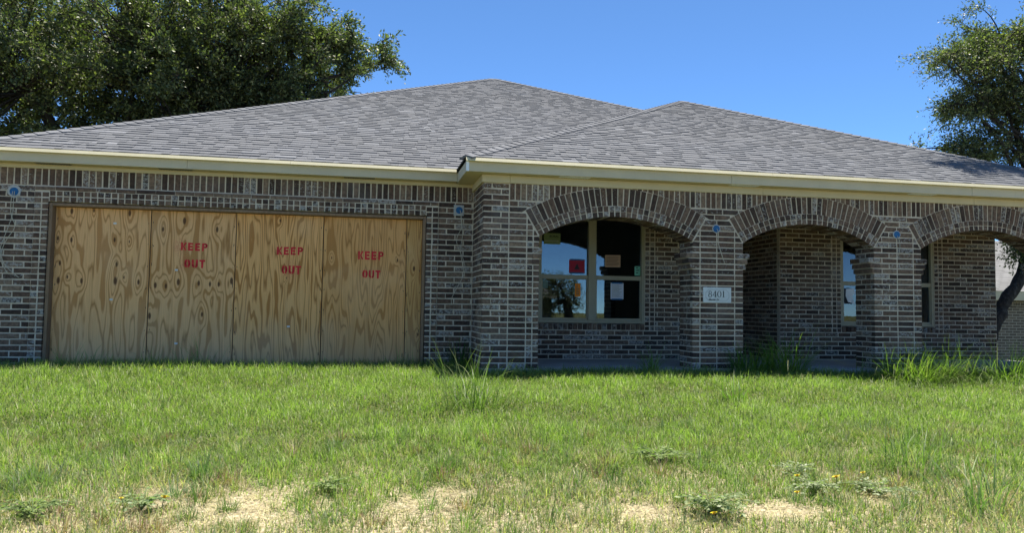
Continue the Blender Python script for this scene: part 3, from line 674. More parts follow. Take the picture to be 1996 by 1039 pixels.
junction('blue round electrical box on a white square plate between garage opening and first arch', 1.225, 2.286, DG, .052, 'square',
         [[(.01, -.02, 0), (.02, -.06, -.05), (.03, -.04, -.22), (.06, -.03, -.36), (.02, -.03, -.60), (.07, -.03, -.86), (.10, -.03, -1.0)], [(.01, -.02, 0), (.02, -.06, -.06), (.05, -.04, -.25), (-.06, -.03, -.46), (.06, -.03, -.70), (.12, -.03, -.9), (.02, -.03, -1.1), (-.10, -.03, -1.32), (-.09, -.03, -1.42)]])
junction('blue round electrical box with one slanting wire above the house number plaque', 4.874, 2.034, 0, .052, .012, [[(0, -.02, 0), (.0, -.07, -.05), (.01, -.03, -.2), (.07, -.03, -.38), (.125, -.02, -.50)], [(0, -.02, 0), (.004, -.07, -.06), (.012, -.03, -.2), (.08, -.03, -.40)]])
junction('blue round electrical box on the brick pillar that has no plaque', 7.845, 2.046, 0, .052, .012, [[(0, -.015, -.02), (.03, -.03, -.1), (.04, -.02, -.22), (.015, -.02, -.32)]])

PX0, PX1, PZ0, PZ1 = 4.668, 5.103, .953, 1.177
PL = thing('address_plaque', 'pale stone house number plaque reading 8401 Elander Dr on the middle pillar', 'plaque', (4.885, 0, .95))
m = MB(); m.bbox(PX0, PX1, -.014, .01, PZ0, PZ1, .005); m.build('plate', 'plaque', PL)
def octo(x0, x1, z0, z1, c): return [(x0 + c, z0), (x1 - c, z0), (x1, z0 + c), (x1, z1 - c), (x1 - c, z1), (x0 + c, z1), (x0, z1 - c), (x0, z0 + c)]
A_, B_ = octo(PX0 + .034, PX1 - .034, PZ0 + .03, PZ1 - .03, .045), octo(PX0 + .040, PX1 - .040, PZ0 + .036, PZ1 - .036, .044)
V = [(a, -.0165, c) for a, c in A_] + [(a, -.0165, c) for a, c in B_] + [(a, -.013, c) for a, c in A_] + [(a, -.013, c) for a, c in B_]
m = MB(); m.add(V, [(k, (k + 1) % 8, 8 + (k + 1) % 8, 8 + k) for k in range(8)] + [(16 + k, 16 + (k + 1) % 8, (k + 1) % 8, k) for k in range(8)] + [(8 + k, 8 + (k + 1) % 8, 24 + (k + 1) % 8, 24 + k) for k in range(8)]); m.build('border', 'plaster', PL)
def ellring(cx, cz, rx, rz, tx, tz, n=28):
    return [[(cx + (rx - tx) * math.cos(a), cz + (rz - tz) * math.sin(a)), (cx + rx * math.cos(a), cz + rz * math.sin(a)), (cx + rx * math.cos(b), cz + rz * math.sin(b)), (cx + (rx - tx) * math.cos(b), cz + (rz - tz) * math.sin(b))] for a, b in ((2 * math.pi * i / n, 2 * math.pi * (i + 1) / n) for i in range(n))]
DIG = {'8': ellring(.34, .74, .25, .26, .10, .05) + ellring(.34, .27, .32, .28, .12, .05), '4': [rect(.06, .74, .26, .33), rect(.44, .58, 0, 1), [(.06, .30), (.14, .30), (.52, .93), (.50, 1)], rect(.32, .70, 0, .045)],
       '0': ellring(.38, .5, .36, .51, .14, .05), '1': [rect(.22, .37, .04, 1), rect(.06, .53, 0, .05), [(.08, .86), (.22, .9), (.37, 1), (.22, 1)]]}
m = MB(); x = 4.742; hh = .092
for ch, adv in (('8', .066), ('4', .073), ('0', .074), ('1', .05)):
    for P in DIG[ch]:
        V = [(x + a * hh * .98, -.0165, 1.035 + b * hh) for a, b in P]; k = len(V); m.add(V + [(a, -.013, c) for a, _, c in V], [tuple(range(k))] + [(i, i + k, (i + 1) % k + k, (i + 1) % k) for i in range(k)])
    x += adv
m.build('house_number', 'ink', PL)
def text(txt, name, x, z, y, size, mat, parent, shear=0., offset=0., align='LEFT'):
    cu_ = bpy.data.curves.new(name, 'FONT'); cu_.body = txt; cu_.size = size; cu_.shear = shear; cu_.offset = offset; cu_.align_x = align; cu_.resolution_u = 3
    tmp = bpy.data.objects.new(name + '_tmp', cu_); C.objects.link(tmp); dg = bpy.context.evaluated_depsgraph_get(); dg.update()
    me = bpy.data.meshes.new_from_object(tmp.evaluated_get(dg)); bpy.data.objects.remove(tmp)
    co = np.zeros(len(me.vertices) * 3); me.vertices.foreach_get('co', co); co = co.reshape(-1, 3)
    F = [tuple(p_.vertices) for p_ in me.polygons]
    return mesh(name, np.c_[x + co[:, 0], np.full(len(co), y), z + co[:, 1]], F, mat, parent)
text('Elander Dr', 'street_name', 4.748, .990, -.0155, .037, 'ink', PL, .35, .0012)

def notice(label, x0, x1, z0, z1, col, y, lines=0, tape=False, extra=None, tilt=0.):
    t = thing('paper_notice', label, 'notice', ((x0 + x1) / 2, y, z0), 'papers stuck to the porch windows')
    nxs = 5; V = []; F = []
    for i in range(nxs + 1):
        for j in (0, 1):
            xx = x0 + (x1 - x0) * i / nxs; V.append((xx, y - .0015 * math.sin(i * 1.4) - .001, (z0 if j == 0 else z1) + tilt * (xx - x0)))
    for i in range(nxs): F.append((2 * i, 2 * i + 2, 2 * i + 3, 2 * i + 1))
    mesh('sheet', V, F, simple('paper_' + label[:6], col, .8, .08, 10), t)
    if lines:
        m = MB(); hz = (z1 - z0)
        for k in range(lines):
            zz = z1 - hz * (.12 + .78 * k / lines); m.box(x0 + .02, x1 - .02 - random.random() * .3 * (x1 - x0), y - .0042, y - .0036, zz - hz * .10 / max(lines / 4, 1), zz)
        m.build('printed_lines', 'ink' if not extra else extra, t)
    if tape:
        for zt in (z1, z0): MB().box(x0 + .02, x1 - .02, y - .005, y - .0043, zt - .013, zt + .012).build('tape', 'blue', t)
    return t
gy_ = YB + .012 + .053; gl_ = YB + .012 + .043
n_ = notice('dark green label with black lettering, topmost paper on the larger visible window', 2.785, 3.07, 1.915, 2.10, (.20, .25, .11), gy_)
text('BORAL', 'lettering', 2.88, 2.03, gy_ - .005, .052, 'ink', n_, 0, .001)
m = MB(); m.box(2.80, 3.04, gy_ - .0045, gy_ - .004, 1.96, 1.966); m.box(2.80, 3.04, gy_ - .0045, gy_ - .004, 1.975, 1.979); m.build('printed_lines', 'plaster', n_)
n_ = notice('red card with a dark figure fixed by blue tape to the window', 3.225, 3.50, 1.44, 1.665, (.40, .025, .05), gy_, 0, True)
m = MB(); m.add([(3.315, gy_ - .0045, 1.50), (3.41, gy_ - .0045, 1.50), (3.39, gy_ - .0045, 1.545), (3.375, gy_ - .0045, 1.59), (3.355, gy_ - .0045, 1.59), (3.335, gy_ - .0045, 1.545)], [(0, 1, 2, 3, 4, 5)]); m.build('dark_figure', 'ink', n_)
notice('tan printed paper beside the window mullion', 3.856, 4.13, 1.55, 1.76, (.50, .30, .18), gy_, 7, False, 'timber', .015)
notice('small mint green paper at the window jamb', 4.385, 4.487, 1.42, 1.58, (.22, .55, .38), gy_, 3, False, 'ink')
notice('orange slip of paper on the reflecting lower pane', 3.33, 3.425, 1.04, 1.262, (1.0, .28, .03), gl_, 6, False, 'timber')
notice('white printed page fixed by blue tape on the dark lower pane', 3.955, 4.185, 1.01, 1.285, (.66, .68, .72), gl_, 11, True, 'plaster')
notice('faint grey-green slip in the upper corner of the lower pane', 2.772, 2.86, 1.175, 1.30, (.17, .24, .19), gl_)
t = thing('torn_paper', 'torn white sheet hanging crooked on the window behind the pillar without a plaque', 'paper', (8.45, YB, 1.0), 'papers stuck to the porch windows')
yy = gl_ - .002
mesh('sheet', [(8.40, yy, 1.27), (8.56, yy, 1.28), (8.57, yy - .02, 1.20), (8.50, yy - .035, 1.13), (8.55, yy - .03, .99), (8.49, yy - .02, 1.02), (8.42, yy - .03, 1.03), (8.385, yy - .01, 1.14)], [(0, 7, 2, 1), (7, 6, 3, 2), (6, 5, 4, 3)], simple('torn_white_paper', (.8, .82, .84), .8, .05), t)
MB().box(8.365, 8.50, yy + .001, yy + .0016, 1.0, 1.285).build('dark_backing', 'ink', t)

# ------------------------------------------------------------------ trees
def bez(a, b, c, n):
    t_ = np.linspace(0, 1, n)[:, None]; return (1 - t_) ** 2 * a + 2 * t_ * (1 - t_) * b + t_ ** 2 * c
def oak(label, trunk, trunk_r, lobes, nleaf, leaf, seed, group=None, limbs=8, palette=None, extra=()):
    R_ = np.random.default_rng(seed); trunk = np.array(trunk, float); t = thing('oak_tree', label, 'tree', tuple(trunk[0]), group)
    tt = np.linspace(0, len(trunk) - 1, len(trunk) * 4); P = np.stack([np.interp(tt, range(len(trunk)), trunk[:, k]) for k in range(3)], 1); P[1:-1] = (P[:-2] + P[1:-1] + P[2:]) / 3
    P += R_.normal(0, .015, P.shape); rr = np.linspace(trunk_r[0], trunk_r[1], len(P)) * (1 + R_.normal(0, .05, len(P))); rr[0] *= 1.35
    MB().tube(P, rr, 12).build('trunk', 'bark', t, True)
    cl = []
    for (c, r, n) in lobes:
        d = R_.normal(size=(n, 3)); d /= np.linalg.norm(d, axis=1)[:, None]; cl.append(np.array(c) + d * (R_.random((n, 1)) ** .45) * np.array(r))
    cl = np.vstack(cl); nodes = [(p_, r_) for p_, r_ in zip(P[len(P) // 2:], rr[len(P) // 2:])]
    m = MB(); top_ = P[-1]; idx = []
    cents = [np.array(c) for c, r, n in lobes if not (c[2] > 8 and c[1] < 2)]
    for k in range(limbs):
        c = cents[k % len(cents)] + R_.normal(0, .35, 3) * np.array(lobes[k % len(cents)][1]) * .8
        st = P[-1 - int(R_.integers(0, max(1, len(P) // 4)))]; mid = (st + c) / 2 + R_.normal(0, .3, 3) + np.array([0, 0, .4]); Q = bez(st, mid, c, 10); Q[1:-1] += R_.normal(0, .06, (8, 3)); r_ = np.linspace(trunk_r[1] * .5, .02, 10)
        m.tube(Q, r_, 7); nodes += list(zip(Q[2:], r_[2:]))
    for Q in extra:
        Q = np.array(Q, float); t3 = np.linspace(0, len(Q) - 1, 14); Q = np.stack([np.interp(t3, range(len(Q)), Q[:, k]) for k in range(3)], 1); Q[1:-1] = (Q[:-2] + Q[1:-1] + Q[2:]) / 3
        r_ = np.linspace(trunk_r[1] * .8, .03, 14); m.tube(Q, r_, 7); nodes += list(zip(Q[6:], r_[6:]))
    NP = np.array([n_[0] for n_ in nodes])
    LV = []; LB = []
    per = max(6, nleaf // len(cl))
    for c in cl:
        j = np.argmin(((NP - c) ** 2).sum(1)); a = NP[j]; Lk = np.linalg.norm(c - a)
        if Lk > .15: m.tube(bez(a, (a + c) / 2 + R_.normal(0, .12 * Lk, 3) + np.array([0, 0, .1 * Lk]), c, 5), np.linspace(min(.03, nodes[j][1]), .008, 5), 4, False)
        nt_ = 7; dirs = R_.normal(size=(nt_, 3)) + (c - cl.mean(0)) * .25; dirs[:, 2] *= .75; dirs /= np.linalg.norm(dirs, axis=1)[:, None]; ln = R_.uniform(.25, .62, nt_)
        for d_, l_ in zip(dirs, ln): m.tube([c, c + d_ * l_ * .55, c + d_ * l_ - np.array([0, 0, .05])], [.006, .004, .002], 3, False)
        k = R_.integers(0, nt_, per); s_ = R_.random(per) ** .7
        pos = c + dirs[k] * (ln[k] * s_)[:, None] + R_.normal(0, .055, (per, 3)) - np.array([0, 0, .06]) * (s_ ** 2)[:, None]
        ax = dirs[k] + R_.normal(0, .75, (per, 3)); LV.append(pos); LB.append(ax)
    pos = np.vstack(LV); ax = np.vstack(LB); ax /= np.linalg.norm(ax, axis=1)[:, None]; n = len(pos)
    nr = R_.normal(size=(n, 3)) + np.array([0, 0, .6]); sd = np.cross(ax, nr); sd /= np.linalg.norm(sd, axis=1)[:, None] + 1e-9; nr = np.cross(sd, ax)
    L = leaf * R_.uniform(.65, 1.25, (n, 1)); Wd = L * R_.uniform(.36, .5, (n, 1))
    V = np.stack([pos, pos + ax * L * .5 + sd * Wd * .5 + nr * L * .08, pos + ax * L, pos + ax * L * .5 - sd * Wd * .5 + nr * L * .08], 1).reshape(-1, 3)
    pal = np.array(palette or [(.050, .062, .028), (.092, .108, .045), (.155, .170, .068), (.27, .27, .115)]); b = R_.choice(len(pal), n, p=[.28, .34, .26, .12]); col = pal[b] * R_.uniform(.75, 1.25, (n, 1))
    m.build('limbs', 'bark', t, True)
    o = mesh('crown', V, np.arange(4 * n).reshape(-1, 4), 'leaf', t, col=np.repeat(col, 4, 0)); return t
oak('big dense oak spreading its limbs over the roof above the garage', [(-7.4, 11, -.4), (-7.3, 11, 1.2), (-7.0, 11.1, 2.6), (-6.8, 11.2, 3.6)], (.42, .3),
    [((-6.5, 11, 7.2), (3.2, 3.2, 2.8), 340), ((-9.5, 10.5, 6.6), (2.8, 3, 3.0), 220), ((-4.2, 11, 8.2), (2.6, 2.6, 2.0), 260), ((-2.0, 11, 7.9), (1.6, 1.8, 1.25), 84), ((-.75, 10.7, 8.1), (1.0, 1.1, .5), 22), ((.15, 10.6, 7.75), (.45, .5, .5), 7), ((-.55, 10.6, 7.2), (.5, .5, .35), 6), ((-4.5, 11.5, 5.9), (3.2, 2, 1.0), 190), ((-7.5, 12, 4.5), (3.5, 2.5, 1.2), 110), ((-3.0, 10.8, 6.5), (1.7, 1.3, .7), 120)], 215000, .105, 3, 'oaks behind the house', 14)
oak('dark lower oak standing behind the house, partly covered by the big dense one', [(-2.6, 20, -.4), (-2.5, 20, 2), (-2.4, 20, 4.2)], (.4, .28),
    [((-2.8, 20, 8.4), (3.4, 3, 2.4), 190), ((-.9, 20, 7.2), (2.0, 2, 1.3), 80), ((-6.5, 20, 8.6), (3, 3, 3), 140)], 66000, .115, 5, 'oaks behind the house', 9, [(.030, .042, .018), (.05, .066, .026), (.08, .1, .04), (.13, .145, .06)])
oak('oak seen past the garage corner, behind the big dense one', [(-13.5, 17, -.6), (-13.4, 17, 2), (-13.2, 17, 4)], (.4, .28),
    [((-13, 17, 7.5), (3.6, 3, 3.6), 230), ((-10, 17.5, 9.5), (3, 3, 2.5), 120)], 60000, .115, 6, 'oaks behind the house', 8)
oak('leaning oak beyond the open end of the porch, reaching over the roof', [(12.33, 3.2, -.75), (12.38, 3.2, .1), (12.54, 3.22, .6), (12.84, 3.25, 1.02), (13.25, 3.3, 1.5), (13.8, 3.5, 2.2), (14.3, 3.7, 3.0), (14.6, 3.9, 3.9)], (.17, .085),
    [((12.3, 4, 6.5), (.5, .6, .36), 9), ((13.0, 4.1, 6.3), (.7, .9, .55), 28), ((13.6, 4.1, 7.2), (.65, 1, .85), 26), ((13.35, 4.1, 5.6), (.85, 1.1, .6), 40), ((12.7, 4, 5.5), (.42, .6, .45), 9), ((12.85, 4.0, 4.55), (.75, .8, .38), 24), ((13.8, 4.2, 4.6), (.8, .9, .6), 24), ((15.2, 4, 6.2), (1.7, 1.8, 2.0), 110), ((14.35, 4.1, 7.0), (.8, 1, .9), 40), ((14.3, 4.1, 5.6), (.7, .9, .7), 26), ((13.5, 3.4, 2.45), (.34, .35, .24), 9), ((12.2, 4.3, 4.4), (.4, .4, .22), 3), ((11.0, 1.9, 8.1), (1.0, .6, .45), 34)], 72000, .070, 8, None, 18, None, [[(14.6, 3.9, 3.9), (15.6, 3.5, 6.5), (14.8, 2.8, 8.8), (13.0, 2.2, 9.0), (11.6, 1.9, 8.4), (10.4, 1.9, 8.1)]])
oak('roadside oak across the street, seen only as a reflection in the porch window', [(12.9, -33, -1), (12.8, -33, .4), (12.6, -33, 1.4)], (.35, .25),
    [((11.8, -33, 2.3), (1.5, 1.8, 1.1), 70), ((12.9, -33, 1.5), (1.0, 1.3, 1.2), 40), ((11.4, -33, 1.0), (1.0, 1.2, .8), 30)], 7000, .12, 9, None, 8)

# ------------------------------------------------------------------ neighbouring houses
def far_house(name, label, x0, x1, y0, y1, zb, ze, front, rise):
    t = thing(name, label, 'house', ((x0 + x1) / 2, (y0 + y1) / 2, zb))
    MB().box(x0, x1, y0, y1, zb, ze - .05).build('wall', 'far_brick', t)
    o_ = .35; xa, xb, ya, yb_ = x0 - o_, x1 + o_, y0 - o_, y1 + o_; hw = min(xb - xa, yb_ - ya) / 2; zt = ze + .12 + rise * hw; e_ = ze + .12
    if xb - xa >= yb_ - ya: A, B = (xa + hw, (ya + yb_) / 2, zt), (xb - hw, (ya + yb_) / 2, zt)
    else: A, B = ((xa + xb) / 2, ya + hw, zt), ((xa + xb) / 2, yb_ - hw, zt)
    if xb - xa >= yb_ - ya: F = [(0, 1, 5, 4), (1, 2, 5), (2, 3, 4, 5), (3, 0, 4)]
    else: F = [(0, 1, 4), (1, 2, 5, 4), (2, 3, 5), (3, 0, 4, 5)]
    MB().add([(xa, ya, e_), (xb, ya, e_), (xb, yb_, e_), (xa, yb_, e_), A, B], F).build('roof', 'far_shingle', t)
    m = MB(); m.box(xa + .02, xb - .02, ya + .02, ya + .05, ze - .14, e_ - .004); m.box(xa + .02, xb - .02, yb_ - .05, yb_ - .02, ze - .14, e_ - .004); m.box(xa + .02, xa + .05, ya + .05, yb_ - .05, ze - .14, e_ - .004); m.box(xb - .05, xb - .02, ya + .05, yb_ - .05, ze - .14, e_ - .004); m.build('fascia', 'fascia', t)
    MB().box(xa + .05, xb - .05, ya + .05, yb_ - .05, ze - .10, ze - .08).build('soffit', 'frieze', t)
    yf = y0 if front < 0 else y1
    for xw in np.linspace(x0 + 5.5, x1 - 2.5, 3):
        wn = MB().box(xw, xw + 1.1, yf + front * .03, yf - front * .02, zb + 1.0, zb + 2.3).build('window', 'frame', t); MB().box(xw + .06, xw + 1.04, yf + front * .035, yf + front * .031, zb + 1.06, zb + 2.24).build('pane', 'glass', wn)
    m = MB(); k = 0
    for xs_ in np.arange(x0, x1 - .05, .085): m.box(xs_ + .007, xs_ + .078, yf + front * .012, yf - front * .02, ze - .36, ze - .13)
    m.build('soldier_course', 'far_brick', t)
    return t
far_house('neighbouring_house', 'tan brick house with pale shingle roof seen past the leaning oak trunk', 15.3, 29, 8.4, 17, -2.2, 1.40, -1, .42)
far_house('house_across_street', 'brown roofed house across the street, seen only as a reflection in the porch window', -2.5, 12.6, -47, -37, -1.1, 1.7, 1, .62)

# ------------------------------------------------------------------ vegetation on the lawn
def blades(base, L, wd, lean, az, bend, col, seg=2):
    """curved tapering strips: base (n,3)"""
    n = len(base); d = np.c_[np.cos(az), np.sin(az), np.zeros(n)]; s = np.c_[-np.sin(az), np.cos(az), np.zeros(n)]; V = []; ang = lean.copy(); p = base.copy(); rows = []
    for k in range(seg + 1):
        wk = wd * (1 - (k / seg) ** 1.7) + 1e-4
        if k < seg: rows.append(p - s * wk[:, None] / 2); rows.append(p + s * wk[:, None] / 2)
        else: rows.append(p.copy())
        st = (L / seg)[:, None]; p = p + st * (d * np.sin(ang)[:, None] + np.array([0, 0, 1.]) * np.cos(ang)[:, None]); ang = ang + bend / seg
    V = np.stack(rows, 1); m_ = 2 * seg + 1; V = V.reshape(-1, 3); b = np.arange(n)[:, None] * m_
    tri = [[2 * k, 2 * k + 1, 2 * k + 3] for k in range(seg - 1)] + [[2 * k, 2 * k + 3, 2 * k + 2] for k in range(seg - 1)] + [[2 * seg - 2, 2 * seg - 1, 2 * seg]]
    F = (b[:, None, :] + np.array(tri)[None]).reshape(-1, 3); return V, F, np.repeat(col, m_, 0)
def vnoise(x, y, sc, seed):
    r = np.random.default_rng(seed); o_ = 0
    for i in range(5):
        a, ph, k = r.random() * 6.28, r.random() * 6.28, sc * (1 + .7 * i); o_ = o_ + np.sin((x * math.cos(a) + y * math.sin(a)) * k + ph + 1.3 * np.sin((y * math.cos(a) - x * math.sin(a)) * k * .8 + ph * 2)) / (1 + .35 * i)
    return o_ / 3.2
PATCH = [(-.85, -5.42, .52, .36), (-1.3, -5.1, .22, .14), (.27, -5.55, .30, .22), (.45, -5.3, .2, .12), (1.57, -5.85, .18, .2), (2.5, -5.9, .3, .16), (3.2, -5.75, .2, .14), (-1.9, -4.9, .25, .12), (.0, -5.9, .5, .12), (2.1, -6.2, .4, .14), (-1.9, -5.6, .3, .1)]
def bare(x, y):
    b = np.zeros_like(x)
    for px, py, a, c in PATCH[:7]:
        d = np.hypot((x - px) / (a * .95), (y - py) / (c * .95)) + .6 * vnoise(x, y, 7, 5); b = np.maximum(b, np.clip(1.25 - d, 0, 1) * 1.6)
    return np.clip(b, 0, 1)
N = 430000
gxs = rng.uniform(-7.5, 13.5, N * 3); u_ = rng.random(N * 3); gys = -9.4 + 10.4 * u_ ** 1.15
d = np.c_[gxs, gys, np.zeros(N * 3)] - CAM; zc = d @ fw; xc_ = FPX * (d @ cr) / np.maximum(zc, .1)
dist = np.hypot(d[:, 0], d[:, 1])
keep = (zc > 2.6) & (np.abs(xc_) < 1290) & (dist > 3.2) & ~((gxs > 1.42) & (gys > -.14) & (gxs < 11.95)) & (gys < .985)
keep &= rng.random(N * 3) < np.clip(7.5 / dist, 0, 1) ** 1.1
gxs, gys, dist = gxs[keep], gys[keep], dist[keep]
dry = np.clip((-4.6 - gys) / 1.7 + .6 * vnoise(gxs, gys, 1.9, 11) - .12 + .25 * np.clip(-gxs - .5, 0, 1.2), 0, 1); br = bare(gxs, gys)
thin = .9 * br + .14 * dry * (vnoise(gxs, gys, 4.5, 3) > -.1)
keep = rng.random(len(gxs)) > thin
gxs, gys, dist, dry, br = [a[keep][:N] for a in (gxs, gys, dist, dry, br)]
idx = rng.permutation(len(gxs))[:330000]; gxs, gys, dist, dry, br = [a[idx] for a in (gxs, gys, dist, dry, br)]
n = len(gxs); patch = vnoise(gxs, gys, 2.4, 21); fine = vnoise(gxs, gys, 8, 22)
hgt = (.084 + .035 * np.clip(patch + .4 * fine, -1, 1) + .03 * np.clip(gys + 1.6, 0, 1.6)) * rng.uniform(.55, 1.45, n) * (1 - .35 * br) * (1 + .25 * dry * rng.random(n))
wd = (.0034 + .0004 * dist) * rng.uniform(.6, 1.3, n)
g1, g2, g3, s1, s2, bl = map(np.array, ((.138, .196, .040), (.238, .288, .076), (.072, .115, .026), (.46, .40, .21), (.27, .20, .12), (.16, .20, .10)))
r1 = rng.random((n, 1)); col = g1 * (1 - r1) + g2 * r1; col = np.where(rng.random((n, 1)) < .22, g3, col); col = col * (1.06 + .34 * patch[:, None] + .22 * fine[:, None])
isdry = rng.random(n) < .03 + .55 * dry; col = np.where(isdry[:, None], np.where(rng.random((n, 1)) < .55, s1, s2), col); col = np.where((~isdry & (rng.random(n) < .5 * dry))[:, None], bl, col)
col = col * rng.uniform(.75, 1.25, (n, 1))
nt_ = 900; tx = rng.uniform(-3.6, 6.2, nt_); ty = -6.7 + 3.0 * rng.random(nt_) ** .8; tl = .045 + .15 * rng.random(nt_) ** 2; tk = rng.integers(0, 6, nt_); tp = np.array([(.14, .19, .09), (.20, .22, .09), (.36, .31, .17), (.13, .21, .04), (.24, .15, .10), (.09, .14, .04)])
nb_ = 40; ti = np.repeat(np.arange(nt_), nb_); q_ = len(ti); r_ = rng.random(q_) ** .6 * .06; a_ = rng.uniform(0, 6.283, q_); bx, by = tx[ti] + r_ * np.cos(a_), ty[ti] + r_ * np.sin(a_)
TV, TF, TC = blades(np.c_[bx, by, gz(bx, by) - .004], tl[ti] * rng.uniform(.5, 1.3, q_), rng.uniform(.0025, .0055, q_), rng.uniform(.1, .95, q_), a_ + rng.normal(0, .6, q_), rng.uniform(.1, 1.2, q_), tp[tk[ti]] * rng.uniform(.6, 1.3, (q_, 1)))
V, F, cc = blades(np.c_[gxs, gys, gz(gxs, gys) - .004], hgt, wd, rng.uniform(.1, 1.2, n) + .2 * isdry, rng.uniform(0, 6.283, n), rng.uniform(.2, 1.8, n), col)
o = mesh('lawn_grass', np.vstack([V, TV]), np.vstack([F, TF + len(V)]), 'grass', col=np.vstack([cc, TC])); o['kind'] = 'stuff'; tag(o, 'overgrown green lawn turning dry and brown towards the street', 'grass')
# straw litter and dead stems
n = 60000; sx_ = rng.uniform(-3.4, 5.6, n); sy_ = rng.uniform(-6.9, -3.8, n); kp = rng.random(n) < .18 + .8 * bare(sx_, sy_); sx_, sy_ = sx_[kp], sy_[kp]; n = len(sx_)
V, F, cc = blades(np.c_[sx_, sy_, gz(sx_, sy_) + rng.uniform(.002, .02, n)], rng.uniform(.03, .12, n), rng.uniform(.002, .005, n), rng.uniform(1.25, 1.6, n), rng.uniform(0, 6.283, n), rng.uniform(-.2, .2, n), np.array((.58, .49, .30)) * rng.uniform(.5, 1.25, (n, 1)))
o = mesh('straw_litter', V, F, 'grass', col=cc); o['kind'] = 'stuff'; tag(o, 'pale dead straw scattered over the bare soil patches', 'straw')
def clump(label, x, y, n, L, spread, seed, c0=(.07, .13, .02), c1=(.17, .26, .05), wd=.011, lean=.75, bend=1.5, name='tall_grass', cat='grass clump', group=None):
    R_ = np.random.default_rng(seed); t = thing(name, label, cat, (x, y, float(gz(x, y))), group); r = R_.random(n) ** .6 * spread; a = R_.uniform(0, 6.283, n); bx, by = x + r * np.cos(a), y + r * np.sin(a) * .7
    az = a + R_.normal(0, .7, n); k = R_.random((n, 1)); col = np.array(c0) * (1 - k) + np.array(c1) * k; col[R_.random(n) < .06] = (.30, .29, .14)
    V, F, cc = blades(np.c_[bx, by, gz(bx, by) - .01], L * R_.uniform(.45, 1.1, n), wd * R_.uniform(.6, 1.2, n), R_.uniform(.05, lean, n), az, R_.uniform(.2, bend, n) + (R_.random(n) < .25) * 1.1, col, 7)
    mesh('blades', V, F, 'grass', t, col=cc); return t
G = 'clumps of tall weedy grass'
clump('tall weed clump with pale drooping tips standing alone on the lawn', 1.0, -2.65, 120, .70, .30, 1, (.05, .09, .018), (.16, .22, .06), .0085, .8, 1.8, group=G)
clump('lone thin weed stems rising above the clump on the lawn near the garage corner', .96, -2.2, 44, .75, .24, 31, (.06, .11, .03), (.22, .26, .10), .007, .45, 1.9, group=G)
clump('grass tuft coloured dark for the shade in the corner of garage wall and arcade', 1.22, .72, 90, .55, .12, 2, (.03, .07, .015), (.08, .14, .03), .012, .5, 1., group=G)  # eave shade is put into these darker blade colours
clump('small grass tuft at the slab edge below the window with papers', 3.78, -.28, 60, .52, .10, 3, group=G)
clump('sparse grass tuft at the slab edge beside the plaque pillar, window side', 4.35, -.32, 18, .36, .16, 33, group=G)
clump('dense weed clump at the foot of the plaque pillar', 5.25, -.33, 220, .6, .3, 4, (.04, .09, .015), (.12, .20, .035), .012, .6, 1.2, group=G)
clump('weed clump with long arching bright blades in front of the entry recess', 5.75, -.38, 160, .82, .25, 5, (.05, .11, .015), (.20, .28, .05), .013, .7, 1.6, group=G)
clump('few thin blades in front of the bare slab edge', 6.95, -.42, 20, .40, .14, 6, (.05, .1, .02), (.25, .28, .1), .010, .9, 1.6, group=G)
clump('large bright weed thicket at the foot of the pillar without plaque', 7.5, -.75, 850, .70, .52, 7, (.07, .125, .02), (.23, .30, .065), .0075, 1.1, 2.4, group=G)
clump('bright weed thicket in front of the third arch', 8.15, -.62, 520, .74, .45, 8, (.07, .125, .02), (.23, .30, .065), .0075, 1.0, 2.4, group=G)
clump('weed thicket with curling dry tips near the porch end', 9.0, -.75, 620, .72, .52, 9, (.07, .125, .02), (.23, .30, .07), .0075, 1.0, 2.4, group=G)
clump('weed thicket below the leaning oak trunk', 10.0, -.5, 440, .84, .5, 12, (.06, .115, .018), (.19, .26, .05), .010, .8, 1.6, group=G)
clump('short broad-bladed tuft in the middle of the lawn facing the plaque pillar', 3.95, -2.3, 40, .42, .12, 13, wd=.012, group=G)
clump('pale yellowish tuft on the dry edge of the lawn', 1.65, -4.85, 110, .20, .16, 14, (.16, .2, .04), (.36, .36, .14), .006, .8, 1.2, group=G)
clump('stemmy weed clump at the dry lawn edge beyond the silver plants', 3.95, -5.1, 80, .5, .25, 15, (.06, .12, .03), (.2, .26, .08), .009, .6, 1.2, group=G)
clump('tall stemmy weed clump by the silver plants', 3.75, -5.95, 50, .5, .28, 16, (.06, .12, .03), (.24, .30, .12), .010, .5, 1.3, group=G)
clump('blue-green bunch grass behind the biggest bare patch', -1.13, -4.8, 170, .22, .10, 17, (.07, .13, .05), (.16, .23, .09), .005, .7, .7, group=G)
clump('dense blue-green tuft at the rim of the biggest bare patch', -1.2, -5.2, 170, .15, .10, 18, (.07, .13, .06), (.15, .21, .10), .004, 1., .6, group=G)
clump('small green tuft growing on the bare straw patch', -.87, -5.5, 90, .13, .06, 19, (.06, .12, .03), (.14, .2, .05), .004, .7, .5, group=G)
clump('smaller dark tuft beside the one on the bare straw patch', -1.07, -5.62, 80, .10, .06, 20, (.06, .12, .03), (.14, .2, .05), .004, .8, .5, group=G)
clump('greyish bunch grass near the garage side of the dry lawn edge', -2.15, -4.85, 200, .2, .2, 22, (.10, .15, .07), (.24, .27, .16), .005, .9, .9, group=G)
for k, (x, y) in enumerate(((-3.6, .55), (-2.9, .5), (-2.45, .55), (-2.2, .6), (.4, .6), (-3.95, .6))):
    clump('thin upright grass stems against the foot of the plywood', x, y, 30, .42 if k != 3 else .6, .18, 40 + k, (.10, .17, .03), (.3, .34, .12), .007, .6, 1., group='grass stems in front of the plywood')
